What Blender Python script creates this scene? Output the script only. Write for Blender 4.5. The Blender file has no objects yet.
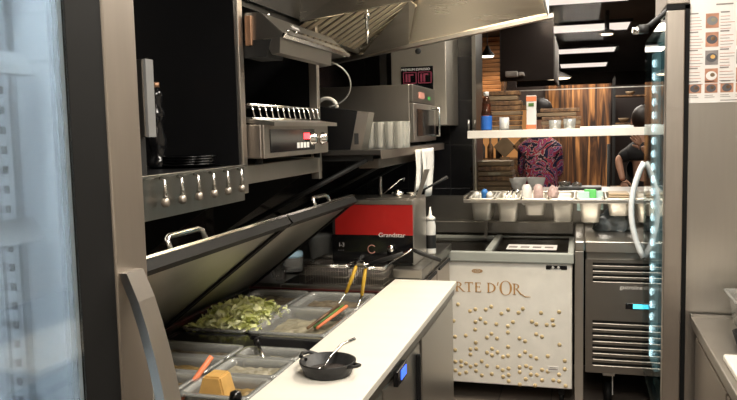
import bpy, bmesh, math, random
from mathutils import Vector, Matrix, Euler
random.seed(7)
R = math.radians
S = bpy.context.scene
C = S.collection
# ---------------------------------------------------------------- camera
cam_d = bpy.data.cameras.new('camera'); cam = bpy.data.objects.new('camera', cam_d); C.objects.link(cam)
cam_d.sensor_fit = 'HORIZONTAL'; cam_d.sensor_width = 36.0; cam_d.lens = 743.84 / 737 * 36.0
cam_d.clip_start = 0.02; cam_d.clip_end = 60
cam.matrix_world = Matrix(((0.96193696, -0.00257153, 0.27325936, 0),
                           (0.27228332, 0.09397958, -0.95761664, 0),
                           (-0.02321826, 0.9955708, 0.09110262, 1.6), (0, 0, 0, 1)))
S.camera = cam
# ---------------------------------------------------------------- world and lights
w = bpy.data.worlds.new('world'); S.world = w; w.use_nodes = True
w.node_tree.nodes['Background'].inputs[0].default_value = (0.9, 0.85, 0.8, 1)
w.node_tree.nodes['Background'].inputs[1].default_value = 0.05
def area(name, loc, rot, sx, sy, power, col=(1, .93, .82), spread=180):
    l = bpy.data.lights.new(name, 'AREA'); l.shape = 'RECTANGLE'; l.size = sx; l.size_y = sy; l.energy = power; l.color = col
    l.spread = R(spread)
    o = bpy.data.objects.new(name, l); C.objects.link(o); o.location = loc; o.rotation_euler = [R(a) for a in rot]; return o
area('kitchen_lamp_near', (0.0, 0.9, 2.66), (0, 0, 0), .55, 1.1, 38)
area('kitchen_lamp_far', (-0.05, 2.7, 2.66), (0, 0, 0), .45, 1.1, 30)
area('kitchen_lamp_back', (0.15, 4.0, 2.66), (0, 0, 0), .9, .25, 24)
area('kitchen_lamp_behind', (0.3, -0.8, 2.66), (0, 0, 0), .8, .6, 16)
area('hood_fill_light', (-0.42, 3.35, 2.55), (35, 0, 0), .3, .2, 18, (1, .87, .66))  # added fill without a fitting, brightens the hood back panel
S.view_settings.view_transform = 'Standard'; S.view_settings.look = 'None'
S.view_settings.exposure = 0.3; S.view_settings.gamma = 1.0; S.view_settings.use_curve_mapping = False
# ---------------------------------------------------------------- materials
def lin(c):
    if isinstance(c, str):
        c = [int(c[i:i+2], 16) / 255 for i in (0, 2, 4)]
        c = [x / 12.92 if x <= .04045 else ((x + .055) / 1.055) ** 2.4 for x in c]
    return (c[0], c[1], c[2], 1)
def mat(name, col, rough=.5, metal=0., noise=0., scale=12, stretch=None, bump=0., emit=None, es=0., coat=0., spec=.5, col2=None, rn=0.):
    m = bpy.data.materials.new(name); m.use_nodes = True; nt = m.node_tree; N = nt.nodes; L = nt.links
    b = N['Principled BSDF']; b.inputs['Base Color'].default_value = lin(col)
    b.inputs['Roughness'].default_value = rough; b.inputs['Metallic'].default_value = metal
    b.inputs['Coat Weight'].default_value = coat; b.inputs['Specular IOR Level'].default_value = spec
    if emit: b.inputs['Emission Color'].default_value = lin(emit); b.inputs['Emission Strength'].default_value = es
    tc = N.new('ShaderNodeTexCoord'); mp = N.new('ShaderNodeMapping'); nz = N.new('ShaderNodeTexNoise')
    L.new(tc.outputs['Object'], mp.inputs[0]); L.new(mp.outputs[0], nz.inputs[0])
    mp.inputs['Scale'].default_value = stretch or (1, 1, 1); nz.inputs['Scale'].default_value = scale; nz.inputs['Detail'].default_value = 4
    c = lin(col); n = noise or .04
    c2 = lin(col2) if col2 else tuple(min(1, x * (1 - n * 2)) for x in c[:3]) + (1,)
    cr = N.new('ShaderNodeValToRGB'); cr.color_ramp.elements[0].position = .32; cr.color_ramp.elements[1].position = .68
    cr.color_ramp.elements[0].color = c2; cr.color_ramp.elements[1].color = c
    L.new(nz.outputs['Fac'], cr.inputs[0]); L.new(cr.outputs[0], b.inputs['Base Color'])
    if rn:
        mr = N.new('ShaderNodeMapRange'); mr.inputs[3].default_value = max(0.02, rough - rn); mr.inputs[4].default_value = rough + rn
        L.new(nz.outputs['Fac'], mr.inputs[0]); L.new(mr.outputs[0], b.inputs['Roughness'])
    if bump:
        bp = N.new('ShaderNodeBump'); bp.inputs['Strength'].default_value = bump; bp.inputs['Distance'].default_value = .01
        L.new(nz.outputs['Fac'], bp.inputs['Height']); L.new(bp.outputs[0], b.inputs['Normal'])
    return m
def glass(name, tint=(1, 1, 1), refl=.5, rough=.02, body=0., bcol=(.8, .8, .8)):
    m = bpy.data.materials.new(name); m.use_nodes = True; nt = m.node_tree; N = nt.nodes; L = nt.links
    for n in list(N): N.remove(n)
    out = N.new('ShaderNodeOutputMaterial'); t = N.new('ShaderNodeBsdfTransparent'); g = N.new('ShaderNodeBsdfGlossy')
    t.inputs[0].default_value = lin(tint); g.inputs['Roughness'].default_value = rough
    fr = N.new('ShaderNodeFresnel'); fr.inputs[0].default_value = 1.45
    mu = N.new('ShaderNodeMath'); mu.operation = 'MULTIPLY'; mu.inputs[1].default_value = refl; L.new(fr.outputs[0], mu.inputs[0])
    mx = N.new('ShaderNodeMixShader'); L.new(mu.outputs[0], mx.inputs[0]); L.new(t.outputs[0], mx.inputs[1]); L.new(g.outputs[0], mx.inputs[2])
    last = mx
    if body:
        d = N.new('ShaderNodeBsdfPrincipled'); d.inputs['Base Color'].default_value = lin(bcol); d.inputs['Roughness'].default_value = .35
        m2 = N.new('ShaderNodeMixShader'); m2.inputs[0].default_value = body
        L.new(mx.outputs[0], m2.inputs[1]); L.new(d.outputs[0], m2.inputs[2]); last = m2
    L.new(last.outputs[0], out.inputs[0]); return m
def tiles(name, c1, c2, grout, w_, h_, rough, axes='YZ', mortar=.004):
    m = bpy.data.materials.new(name); m.use_nodes = True; nt = m.node_tree; N = nt.nodes; L = nt.links
    b = N['Principled BSDF']; tc = N.new('ShaderNodeTexCoord'); sp = N.new('ShaderNodeSeparateXYZ'); cb = N.new('ShaderNodeCombineXYZ')
    L.new(tc.outputs['Object'], sp.inputs[0]); L.new(sp.outputs[axes[0]], cb.inputs[0]); L.new(sp.outputs[axes[1]], cb.inputs[1])
    br = N.new('ShaderNodeTexBrick'); br.offset = 0.0 if w_ == h_ else .5
    br.inputs['Color1'].default_value = lin(c1); br.inputs['Color2'].default_value = lin(c2); br.inputs['Mortar'].default_value = lin(grout)
    br.inputs['Scale'].default_value = 1; br.inputs['Mortar Size'].default_value = mortar; br.inputs['Brick Width'].default_value = w_; br.inputs['Row Height'].default_value = h_
    L.new(cb.outputs[0], br.inputs[0]); L.new(br.outputs[0], b.inputs['Base Color']); b.inputs['Roughness'].default_value = rough
    bp = N.new('ShaderNodeBump'); bp.inputs['Strength'].default_value = .3; bp.invert = True; L.new(br.outputs['Fac'], bp.inputs['Height']); L.new(bp.outputs[0], b.inputs['Normal'])
    return m
def woodmat(name, c1, c2, c3, axis=(1, 1, .08), sc=9, rough=.5):
    m = bpy.data.materials.new(name); m.use_nodes = True; nt = m.node_tree; N = nt.nodes; L = nt.links
    b = N['Principled BSDF']; tc = N.new('ShaderNodeTexCoord'); mp = N.new('ShaderNodeMapping'); mp.inputs['Scale'].default_value = axis
    L.new(tc.outputs['Object'], mp.inputs[0]); nz = N.new('ShaderNodeTexNoise'); nz.inputs['Scale'].default_value = sc; nz.inputs['Detail'].default_value = 6; nz.inputs['Distortion'].default_value = 1.2
    L.new(mp.outputs[0], nz.inputs[0]); cr = N.new('ShaderNodeValToRGB'); e = cr.color_ramp.elements
    e[0].position = .38; e[0].color = lin(c1); e[1].position = .66; e[1].color = lin(c3); k = e.new(.5); k.color = lin(c2)
    L.new(nz.outputs['Fac'], cr.inputs[0]); L.new(cr.outputs[0], b.inputs['Base Color']); b.inputs['Roughness'].default_value = rough
    return m
M = {}
M['steel'] = mat('brushed_steel', (.54, .51, .47), .32, 1, .015, 5, (14, 14, 1), 0, rn=.03)
M['steel_h'] = mat('brushed_steel_long', (.52, .49, .45), .33, 1, .03, 6, (1, 14, 1), 0, rn=.05)
M['steel_dark'] = mat('dull_steel', (.31, .295, .27), .36, 1, .05, 5, (1, 6, 1), 0, rn=.05)
M['steel_warm'] = mat('warm_steel', (.48, .43, .38), .40, 1, .03, 7, (9, 9, 1), 0, rn=.04)
M['steel_grille'] = mat('brown_steel', (.24, .215, .19), .45, 1, .02)
M['chrome'] = mat('chrome', (.78, .77, .75), .12, 1)
M['black'] = mat('black_laminate', (.006, .006, .007), .35, 0, .1)
M['blackm'] = mat('black_matt', (.008, .008, .008), .6)
M['blackg'] = mat('black_gloss', (.006, .006, .007), .12)
M['rubber'] = mat('black_rubber', (.010, .010, .010), .55, spec=.12)
M['iron'] = mat('cast_iron', (.012, .012, .013), .45, .2, .2, 60, None, .15)
M['marble'] = mat('white_worktop', (.80, .76, .68), .38, 0, .03, 3, (1, 3, 1))
M['white'] = mat('white_plastic', (.78, .77, .74), .35)
M['bowlwhite'] = mat('white_porcelain', (.93, .92, .90), .25)
M['whitep'] = mat('white_painted_metal', (.80, .76, .70), .32)
M['gold'] = mat('gold_print', (.50, .27, .09), .4)
M['golddot'] = mat('gold_dot_print', (.72, .55, .30), .4, 0, .15, 3)
M['greylid'] = mat('grey_plastic_trim', (.36, .37, .34), .4)
M['red'] = mat('red_panel', (.42, .012, .01), .35)
M['redled'] = mat('red_display', (.8, .02, .02), .4, emit=(1, .05, .06), es=3)
M['blueled'] = mat('blue_display', (.02, .05, .5), .4, emit=(.05, .15, 1), es=1.5)
M['cyanled'] = mat('cyan_display', (.02, .4, .6), .4, emit=(.1, .75, 1), es=1.6)
M['led'] = mat('led_white', (1, 1, 1), .4, emit=(.78, .93, 1), es=6)
M['fridgein'] = mat('fridge_liner', (.84, .86, .88), .35, 0, .04, 3)
M['shelfwhite'] = mat('white_coated_wire', (.88, .90, .92), .35)
M['glass'] = glass('clear_glass')
M['doorglass'] = glass('door_glass', (.9, .95, .97), .9)
M['tealglass'] = glass('teal_edge_glass', (.80, .91, .92), .7)
M['smoke'] = glass('smoked_glass', (.55, .52, .5), .7)
M['poly'] = glass('frosted_polycarbonate', (.88, .89, .87), 1.2, .15, .20, (.75, .75, .72))
M['tumbler'] = glass('ribbed_glass', (.95, .95, .92), 4.5, .10, .27, (1, 1, .95))
M['pet'] = glass('pet_bottle', (.8, .6, .5), .9, .05, .1, (.3, .12, .06))
M['lettuce'] = mat('lettuce', (.72, .76, .22), .5, 0, .3, 22, col2=(.95, .95, .66))
M['leaf'] = mat('green_leaf', (.10, .22, .04), .5, 0, .3, 30)
M['food_dark'] = mat('dark_relish', (.06, .045, .03), .5, 0, .5, 60, None, .4, col2=(.16, .13, .08))
M['food_pale'] = mat('pale_sauce', (.30, .27, .19), .4, 0, .2, 30, None, .2)
M['food_brown'] = mat('golden_stew', (.30, .20, .07), .45, 0, .3, 40, None, .3)
M['carrot'] = mat('orange_handle', (.80, .22, .09), .4)
M['cheese'] = mat('yellow_cheese', (.68, .40, .12), .5, 0, .12, 18, None, .1)
M['yellow'] = mat('yellow_grip', (.62, .38, .03), .4)
M['dkwood'] = woodmat('brown_wood', (.06, .03, .015), (.14, .07, .03), (.25, .14, .06), (1, .15, 1), 20)
M['kraft'] = mat('kraft_board', (.22, .15, .085), .7, 0, .2, 8)
M['paper'] = mat('paper', (.78, .75, .72), .6)
M['towel'] = mat('white_towel', (.75, .74, .72), .8, 0, .05, 60, None, .3)
M['bluelabel'] = mat('blue_label', (.03, .16, .60), .35)
M['green'] = mat('green_pack', (.10, .55, .12), .4)
M['tealpack'] = mat('pale_teal_pack', (.45, .62, .60), .4)
M['blue'] = mat('blue_plastic', (.05, .22, .6), .4)
M['lightblue'] = mat('light_blue_film', (.40, .60, .75), .4)
M['bag'] = mat('blue_grey_film', (.17, .20, .22), .3, 0, .4, 14, None, .5)
M['copper'] = mat('copper_bracket', (.45, .26, .16), .45, .8, .1)
M['skin'] = mat('skin', (.55, .30, .20), .5)
M['blackcloth'] = mat('black_cloth', (.008, .008, .01), .8)
M['hair'] = mat('dark_hair', (.02, .012, .008), .5)
M['ink'] = mat('black_ink', (.03, .03, .03), .6)
M['inkgrey'] = mat('grey_ink', (.25, .22, .21), .6)
M['inkred'] = mat('red_ink', (.55, .25, .20), .6)
M['terra'] = mat('terracotta_photo', (.55, .27, .17), .6, 0, .2, 20)
M['photo_grey'] = mat('grey_photo', (.30, .27, .26), .6, 0, .2, 20)
M['plate'] = mat('plate_photo', (.09, .09, .10), .6)
M['pinkbag'] = mat('pale_pink_film', (.62, .45, .42), .4, 0, .2, 30)
M['woodwall'] = woodmat('tiger_wood', (.02, .008, .004), (.14, .055, .018), (.55, .25, .08), (1, 1, .06), 16)
M['slats'] = mat('orange_slats', (.50, .24, .10), .5, 0, .25, 5, (1, 1, 8))
M['ceil_black'] = mat('dark_ceiling', (.018, .014, .013), .7)
M['panel_light'] = mat('ceiling_light_diffuser', (.9, .9, .9), .5, emit=(1, .93, .87), es=1.25)
M['lamp_glow'] = mat('lamp_glow', (.9, .9, .9), .5, emit=(1, .86, .62), es=5)
M['amber'] = mat('amber_backlit', (.8, .4, .15), .5, emit=(1, .45, .15), es=.32)
M['dining_wall'] = mat('dark_brown_wall', (.028, .016, .013), .6, 0, .3, 3, (1, 1, .1))
M['greyduct'] = mat('grey_duct', (.20, .20, .20), .5)
def blousemat():
    m = bpy.data.materials.new('patterned_blouse'); m.use_nodes = True; nt = m.node_tree; N = nt.nodes; L = nt.links
    tc = N.new('ShaderNodeTexCoord'); nz = N.new('ShaderNodeTexNoise'); nz.inputs['Scale'].default_value = 7; nz.inputs['Detail'].default_value = 2; nz.inputs['Distortion'].default_value = 2.6
    L.new(tc.outputs['Object'], nz.inputs[0]); cr = N.new('ShaderNodeValToRGB'); cr.color_ramp.interpolation = 'CONSTANT'; e = cr.color_ramp.elements
    e[0].position = 0; e[0].color = lin((.02, .02, .10)); e[1].position = .40; e[1].color = lin((.03, .015, .03))
    for p, c in ((.45, (.70, .55, .55)), (.475, (.50, .05, .07)), (.53, (.42, .07, .25)), (.575, (.62, .50, .52)), (.60, (.07, .05, .20)), (.66, (.45, .08, .20))): k = e.new(p); k.color = lin(c)
    L.new(nz.outputs['Fac'], cr.inputs[0]); L.new(cr.outputs[0], N['Principled BSDF'].inputs['Base Color']); N['Principled BSDF'].inputs['Roughness'].default_value = .8
    return m
M['blouse'] = blousemat()
M['walltile'] = tiles('black_wall_tile', (.012, .010, .010), (.016, .010, .010), (.03, .02, .02), .3, .3, .15)
M['walltile_b'] = tiles('black_wall_tile_back', (.012, .012, .014), (.014, .014, .016), (.022, .022, .022), .3, .3, .2, 'XZ')
M['floortile'] = tiles('floor_tile', (.16, .13, .11), (.13, .11, .09), (.05, .04, .04), .3, .3, .45, 'XY')
M['diningfloor'] = woodmat('dining_floor', (.05, .03, .02), (.09, .05, .03), (.14, .08, .05), (1, .1, 1), 6)
M['ceilmat'] = mat('kitchen_ceiling', (.55, .52, .48), .7)
M['wallmat'] = mat('beige_wall', (.42, .37, .31), .6)
M['baffle'] = mat('baffle_steel', (.80, .70, .55), .5, .85, .05)
M['boxsteel'] = mat('satin_steel', (.62, .58, .51), .45, .95, .03)
M['pansteel'] = mat('satin_pan_steel', (.80, .76, .68), .45, .75, .03)
M['hoodsteel'] = mat('hood_steel', (.62, .57, .48), .26, 1, .04, 4, (1, 1, 10), .02, rn=.05)
# ---------------------------------------------------------------- mesh helpers
def BM(): return bmesh.new()
def box(bm, x0, x1, y0, y1, z0, z1, bev=0, mi=0, rot=None, segs=2):
    r = bmesh.ops.create_cube(bm, size=1); vs = r['verts']
    sx, sy, sz = x1 - x0, y1 - y0, z1 - z0; c = Vector(((x0 + x1) / 2, (y0 + y1) / 2, (z0 + z1) / 2))
    for v in vs: v.co = Vector((v.co.x * sx, v.co.y * sy, v.co.z * sz))
    if rot is not None:
        q = Euler(rot).to_matrix()
        for v in vs: v.co = q @ v.co
    for v in vs: v.co += c
    fs = list({f for v in vs for f in v.link_faces})
    for f in fs: f.material_index = mi
    if bev > 0:
        bev = min(bev, .45 * min(abs(sx), abs(sy), abs(sz)))
        es = list({e for v in vs for e in v.link_edges})
        bmesh.ops.bevel(bm, geom=es, offset=bev, segments=segs, affect='EDGES', profile=.5)
    return vs
def tube(bm, pts, r, n=8, mi=0, closed=False):
    pts = [Vector(p) for p in pts]; rings = []; k = len(pts); prev = None
    rr = r if isinstance(r, (list, tuple)) else [r] * k
    for i, p in enumerate(pts):
        if closed: t = pts[(i + 1) % k] - pts[i - 1]
        elif i == 0: t = pts[1] - p
        elif i == k - 1: t = p - pts[i - 1]
        else: t = (pts[i + 1] - p).normalized() + (p - pts[i - 1]).normalized()
        t.normalize()
        if prev is None: a = t.orthogonal().normalized()
        else:
            a = prev - t * prev.dot(t)
            a = a.normalized() if a.length > 1e-6 else t.orthogonal().normalized()
        prev = a; b = t.cross(a)
        rings.append([bm.verts.new(p + (a * math.cos(2 * math.pi * j / n) + b * math.sin(2 * math.pi * j / n)) * rr[i]) for j in range(n)])
    for i in range(k if closed else k - 1):
        A, B = rings[i], rings[(i + 1) % k]
        for j in range(n):
            f = bm.faces.new((A[j], A[(j + 1) % n], B[(j + 1) % n], B[j])); f.material_index = mi; f.smooth = True
    if not closed:
        f = bm.faces.new(rings[0][::-1]); f.material_index = mi; f = bm.faces.new(rings[-1]); f.material_index = mi
def lathe(bm, prof, c=(0, 0, 0), n=24, mi=0, axis='Z'):
    c = Vector(c); rings = []
    for r, z in prof:
        ring = []
        for j in range(n):
            a = 2 * math.pi * j / n; v = Vector((r * math.cos(a), r * math.sin(a), z))
            if axis == 'X': v = Vector((v.z, v.x, v.y))
            elif axis == 'Y': v = Vector((v.x, v.z, v.y))
            ring.append(bm.verts.new(c + v))
        rings.append(ring)
    for A, B in zip(rings, rings[1:]):
        for j in range(n):
            f = bm.faces.new((A[j], A[(j + 1) % n], B[(j + 1) % n], B[j])); f.material_index = mi; f.smooth = True
    for ring in (rings[0], rings[-1]):
        try: f = bm.faces.new(ring); f.material_index = mi
        except ValueError: pass
def prism(bm, poly, a0, a1, plane='XZ', mi=0):
    """extrude a 2D polygon along the third axis"""
    def P(u, v, t): return {'XZ': (u, t, v), 'YZ': (t, u, v), 'XY': (u, v, t)}[plane]
    A = [bm.verts.new(P(u, v, a0)) for u, v in poly]; B = [bm.verts.new(P(u, v, a1)) for u, v in poly]
    n = len(poly); f = bm.faces.new(A[::-1]); f.material_index = mi; f = bm.faces.new(B); f.material_index = mi
    for i in range(n): f = bm.faces.new((A[i], A[(i + 1) % n], B[(i + 1) % n], B[i])); f.material_index = mi
def sheet(bm, pts, th, mi=0):
    """a thick quad panel through 3D corner points"""
    P = [Vector(p) for p in pts]; nrm = (P[1] - P[0]).cross(P[-1] - P[0]).normalized() * th / 2
    A = [bm.verts.new(p + nrm) for p in P]; B = [bm.verts.new(p - nrm) for p in P]; n = len(P)
    f = bm.faces.new(A); f.material_index = mi; f = bm.faces.new(B[::-1]); f.material_index = mi
    for i in range(n): f = bm.faces.new((A[i], B[i], B[(i + 1) % n], A[(i + 1) % n])); f.material_index = mi
OFF = {}
def link(name, bm, mats, parent=None, sm=False):
    bmesh.ops.recalc_face_normals(bm, faces=bm.faces[:])
    me = bpy.data.meshes.new(name); 
    if parent is not None: off = OFF.get(parent.name, Vector((0, 0, 0)))
    else:
        xs = [v.co.x for v in bm.verts]; ys = [v.co.y for v in bm.verts]; zs = [v.co.z for v in bm.verts]
        off = Vector(((min(xs) + max(xs)) / 2, (min(ys) + max(ys)) / 2, min(zs)))
    for v in bm.verts: v.co -= off
    bm.to_mesh(me); bm.free()
    o = bpy.data.objects.new(name, me); C.objects.link(o)
    for m in (mats if isinstance(mats, (list, tuple)) else [mats]): me.materials.append(M[m] if isinstance(m, str) else m)
    if parent is not None: o.parent = parent
    else: o.location = off
    OFF[o.name] = off
    if sm:
        for p in me.polygons: p.use_smooth = True
    return o
def thing(name, label, cat, loc, group=None):
    o = bpy.data.objects.new(name, None); C.objects.link(o); o.location = loc; o.empty_display_size = .05
    OFF[o.name] = Vector(loc); o['label'] = label; o['category'] = cat
    if group: o['group'] = group
    return o
def tag(o, label, cat, group=None):
    o['label'] = label; o['category'] = cat
    if group: o['group'] = group
    return o
def struct(name, bm, m):
    o = link(name, bm, m); o['kind'] = 'structure'; return o
def bx(name, a, m, parent=None, bev=0):
    b = BM(); box(b, *a, bev=bev); return link(name, b, m, parent)
def sbox(name, a, m):
    b = BM(); box(b, *a); return struct(name, b, m)
def copy_tree(o, parent=None):
    c = o.copy(); C.objects.link(c)
    if parent is not None: c.parent = parent
    for ch in [x for x in S.objects if x.parent == o]: copy_tree(ch, c)
    return c
def dup(o, loc, label, rz=0, group=None):
    c = copy_tree(o); c.location = loc; c.rotation_euler.z = rz; c['label'] = label
    if group: c['group'] = group
    return c
def text(name, s, size, loc, rot, m, parent, align='LEFT', ext=.0006, sx=1.0):
    cu = bpy.data.curves.new(name, 'FONT'); cu.body = s; cu.size = size; cu.align_x = align; cu.extrude = ext
    tmp = bpy.data.objects.new('tmp', cu); C.objects.link(tmp)
    dg = bpy.context.evaluated_depsgraph_get(); me = bpy.data.meshes.new_from_object(tmp.evaluated_get(dg))
    bpy.data.objects.remove(tmp)
    mt = Matrix.Translation(loc) @ Euler([R(a) for a in rot]).to_matrix().to_4x4() @ Matrix.Diagonal((sx, 1, 1, 1))
    off = OFF.get(parent.name, Vector((0, 0, 0)))
    me.transform(Matrix.Translation(-off) @ mt)
    me.materials.clear(); me.materials.append(M[m])
    o = bpy.data.objects.new(name, me); C.objects.link(o); o.parent = parent; OFF[o.name] = off
    return o
# ================================================================ SETTING
sbox('floor', (-1.62, 1.3, -1.6, 5.45, -.05, 0), M['floortile'])
sbox('floor_dining', (-4.0, 3.5, 5.45, 14.6, -.05, 0), M['diningfloor'])
sbox('ceiling', (-1.62, 1.3, -1.6, 5.05, 2.7, 2.78), M['ceilmat'])
sbox('ceiling_dining', (-4.0, 3.5, 5.05, 14.6, 2.6, 2.7), M['ceil_black'])
sbox('wall_left', (-1.72, -1.62, -1.6, 5.15, 0, 2.78), M['walltile'])
sbox('wall_right', (1.3, 1.4, -1.6, 5.15, 0, 2.78), M['wallmat'])
sbox('wall_front', (-1.72, 1.4, -1.7, -1.6, 0, 2.78), M['wallmat'])
b = BM(); box(b, -1.62, -.70, 5.1, 5.2, 0, 2.7); struct('wall_back_left', b, M['walltile_b'])
sbox('wall_back_low', (-.70, 1.3, 5.1, 5.42, 0, 1.15), M['walltile_b'])
sbox('wall_dining_left', (-4.1, -4.0, 5.2, 14.6, 0, 2.7), M['dining_wall'])
sbox('wall_dining_right', (3.5, 3.6, 5.2, 14.6, 0, 2.7), M['dining_wall'])
sbox('wall_dining_back', (-4.1, 3.6, 14.6, 14.7, 0, 2.7), M['dining_wall'])
sbox('wall_dining_near', (-4.1, -1.62, 5.1, 5.2, 0, 2.7), M['dining_wall'])
sbox('wall_dining_near_right', (1.3, 3.6, 5.1, 5.2, 0, 2.7), M['dining_wall'])
sbox('trim_1', (-.70, -.675, 5.06, 5.42, 1.18, 2.6), M['steel_dark'])
sbox('trim_2', (-.70, 1.3, 5.06, 5.44, 1.15, 1.18), M['steel_h'])
sbox('trim_3', (-1.3, 1.3, 5.07, 5.1, .80, 1.15), M['steel_dark'])
# ceiling light panels of the dining room
for k, (y0, y1, x0, x1) in enumerate([(5.6, 6.25, -.27, .36), (7.5, 8.1, -.27, .455), (9.75, 10.4, -.27, .425), (12.0, 12.85, -.3, .40)]):
    t = thing('ceiling_light', ['rectangular dining room ceiling light nearest the kitchen, top of view', 'second rectangular dining ceiling light from the kitchen, below the nearest one', 'third rectangular dining ceiling light, above the farthest one', 'farthest thin rectangular dining ceiling light, lowest in the view'][k], 'ceiling light', ((x0 + x1) / 2, (y0 + y1) / 2, 2.57), 'rectangular dining ceiling lights')
    b = BM(); box(b, x0 - .02, x0, y0 - .02, y1 + .02, 2.57, 2.6); box(b, x1, x1 + .02, y0 - .02, y1 + .02, 2.57, 2.6); box(b, x0, x1, y0 - .02, y0, 2.57, 2.6); box(b, x0, x1, y1, y1 + .02, 2.57, 2.6)
    link('frame', b, 'blackm', t); bx('diffuser', (x0, x1, y0, y1, 2.575, 2.598), 'panel_light', t)
area('dining_light_a', (0, 7.8, 2.54), (0, 0, 0), .7, .6, 30)
area('dining_light_b', (0, 10, 2.54), (0, 0, 0), .7, .6, 22)
area('dining_light_c', (.1, 6.4, 2.54), (0, 0, 0), .8, .4, 9)
# wood wall and dining backdrop
sbox('wall_dining_wood', (-.37, .32, 8.5, 8.6, 0, 2.06), M['woodwall'])
sbox('wall_dining_panel', (-1.62, -.37, 8.55, 8.65, 0, 2.06), M['dining_wall']); sbox('wall_dining_pier', (-1.3, -.7, 8.65, 8.75, 0, 2.6), M['dining_wall'])
sbox('wall_dining_alcove', (.32, 2.2, 8.9, 9.0, 0, 2.06), M['dining_wall'])
# slatted shutter panel
b = BM(); 
for i in range(14): box(b, -1.06, -.83, 8.30, 8.33, 1.95 + i * .047, 1.99 + i * .047, .004, rot=(R(18), 0, 0))
sh = thing('slatted_panel', 'orange horizontal wood slat panel hanging on the dark dining wall', 'wall panel', (-.95, 8.31, 1.93))
link('slats', b, 'slats', sh)
b = BM(); box(b, -1.09, -1.06, 8.29, 8.66, 1.93, 2.6); box(b, -.83, -.80, 8.29, 8.66, 1.93, 2.6); box(b, -1.06, -.83, 8.35, 8.36, 1.93, 2.6); link('frame', b, 'dkwood', sh)
area('shutter_lamp', (-.95, 7.9, 2.5), (-35, 0, 0), .2, .2, 26, (1, .8, .55))
# boxed ceiling duct
t = thing('ceiling_duct', 'dark boxed duct with grey end hanging from the dining ceiling', 'duct', (-.6, 7, 1.96))
bx('body', (-.655, -.212, 6.45, 6.5, 2.0, 2.59), 'dining_wall', t)
bx('end_panel', (-.212, -.20, 6.45, 7.6, 2.0, 2.36), 'greyduct', t)
bx('top_board', (-.655, -.212, 6.5, 7.5, 2.3, 2.33), 'dining_wall', t)
# pendant lamps and spots
def pendant(x, y, z, r, lab, nm='pendant_lamp', cord=True):
    t = thing(nm, lab, 'lamp', (x, y, z))
    b = BM(); lathe(b, [(r, 0), (r * .96, .012), (r * .5, .05), (.02, .08), (.012, .1)], (x, y, z), 20); link('shade', b, 'blackm', t)
    b = BM(); lathe(b, [(0.001, -.012), (r * .8, -.01), (r * .93, .002), (r * .9, .01)], (x, y, z), 20); link('bulb', b, 'lamp_glow', t)
    b = BM(); tube(b, [(x, y, z + .09), (x, y, 2.6)], .005, 6); link('cord', b, 'blackm', t)
pendant(-.86, 7.3, 2.30, .07, 'glowing round pendant lamp in front of the orange slat panel')
pendant(-.265 + .02, 8.2, 2.12, .165, 'flat round pendant lamp hanging before the striped wood wall')
t = thing('spot_lamp', 'small round ceiling spot just right of the second light panel', 'lamp', (.224, 6.9, 2.40))
b = BM(); lathe(b, [(.062, 0), (.062, .03), (.02, .04), (.02, .2)], (.224, 6.9, 2.40), 18); link('housing', b, 'blackm', t)
b = BM(); lathe(b, [(.001, -.012), (.045, -.008), (.056, .004)], (.224, 6.9, 2.40), 18); link('bulb', b, 'lamp_glow', t)
t = thing('wall_speaker', 'small white two-piece fixture on the dark duct', 'fixture', (-.6, 6.44, 1.9))
b = BM(); box(b, -.60, -.50, 6.33, 6.45, 2.03, 2.075, .008); link('body', b, 'white', t)
b = BM(); box(b, -.49, -.45, 6.35, 6.45, 2.035, 2.065, .008); link('head', b, 'white', t)
# far shelf with bowls behind, right of the wood wall
t = thing('display_shelf', 'black open shelf with thin boards right of the striped wood wall', 'shelf', (.55, 8.4, 0))
b = BM()
for x in (.33, .85): 
    for y in (8.1, 8.38): box(b, x, x + .02, y, y + .02, 0, 2.1)
link('frame', b, 'blackm', t)
for z in (.9, 1.62, 1.9): bx('shelf_board', (.35, .85, 8.1, 8.4, z, z + .015), 'dkwood', t)
for i, (x, z, r) in enumerate([(.44, 1.635, .06), (.58, 1.635, .07), (.50, 1.915, .05)]):
    b = BM(); lathe(b, [(r * .4, 0), (r * .8, r * .4), (r, r * .8), (r * .93, r * .8), (r * .7, r * .4), (.005, r * .15)], (x, 8.22, z), 18)
    tag(link('bowl', b, 'kraft'), ['small brown bowl on the lower board of the far black shelf', 'wider brown bowl at the right of the far lower shelf board', 'small brown bowl alone on the top board of the far shelf'][i], 'bowl')
for i in range(7):
    x = .36 + (i % 2) * .03; z = 1.05 + i * .07
# ================================================================ LEFT DISPLAY FRIDGE (near, lit)
fr = thing('display_fridge', 'lit glass door display fridge close by on the far left', 'fridge', (-.9, .45, 0))
b = BM()
box(b, -1.35, -.64, .86, .944, .12, 2.2); box(b, -1.35, -.64, -.05, -.02, .12, 2.2); box(b, -1.38, -1.35, -.05, .955, .12, 2.2)
box(b, -1.38, -.64, -.05, .955, 2.2, 2.3); box(b, -1.38, -.64, -.05, .955, .06, .12); link('cabinet', b, 'steel_warm', fr)
b = BM()
box(b, -1.33, -.625, .805, .86, .14, 2.18); box(b, -1.33, -.66, -.02, 0.01, .14, 2.18); box(b, -1.35, -1.32, -.02, .90, .14, 2.18); box(b, -1.33, -.66, -.02, .9, 2.16, 2.2); box(b, -1.33, -.66, -.02, .9, .12, .14)
for i in range(60): box(b, -1.30, -.64, .804, .805, .2 + i * .03, .202 + i * .03)
link('liner', b, 'fridgein', fr)
b = BM(); 
for xx in (-.712, -1.15):
    box(b, xx - .011, xx + .011, .796, .806, .16, 2.14)
    box(b, xx - .016, xx - .011, .790, .806, .16, 2.14); box(b, xx + .011, xx + .016, .790, .806, .16, 2.14)
p = link('shelf_rail', b, 'shelfwhite', fr)
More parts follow.
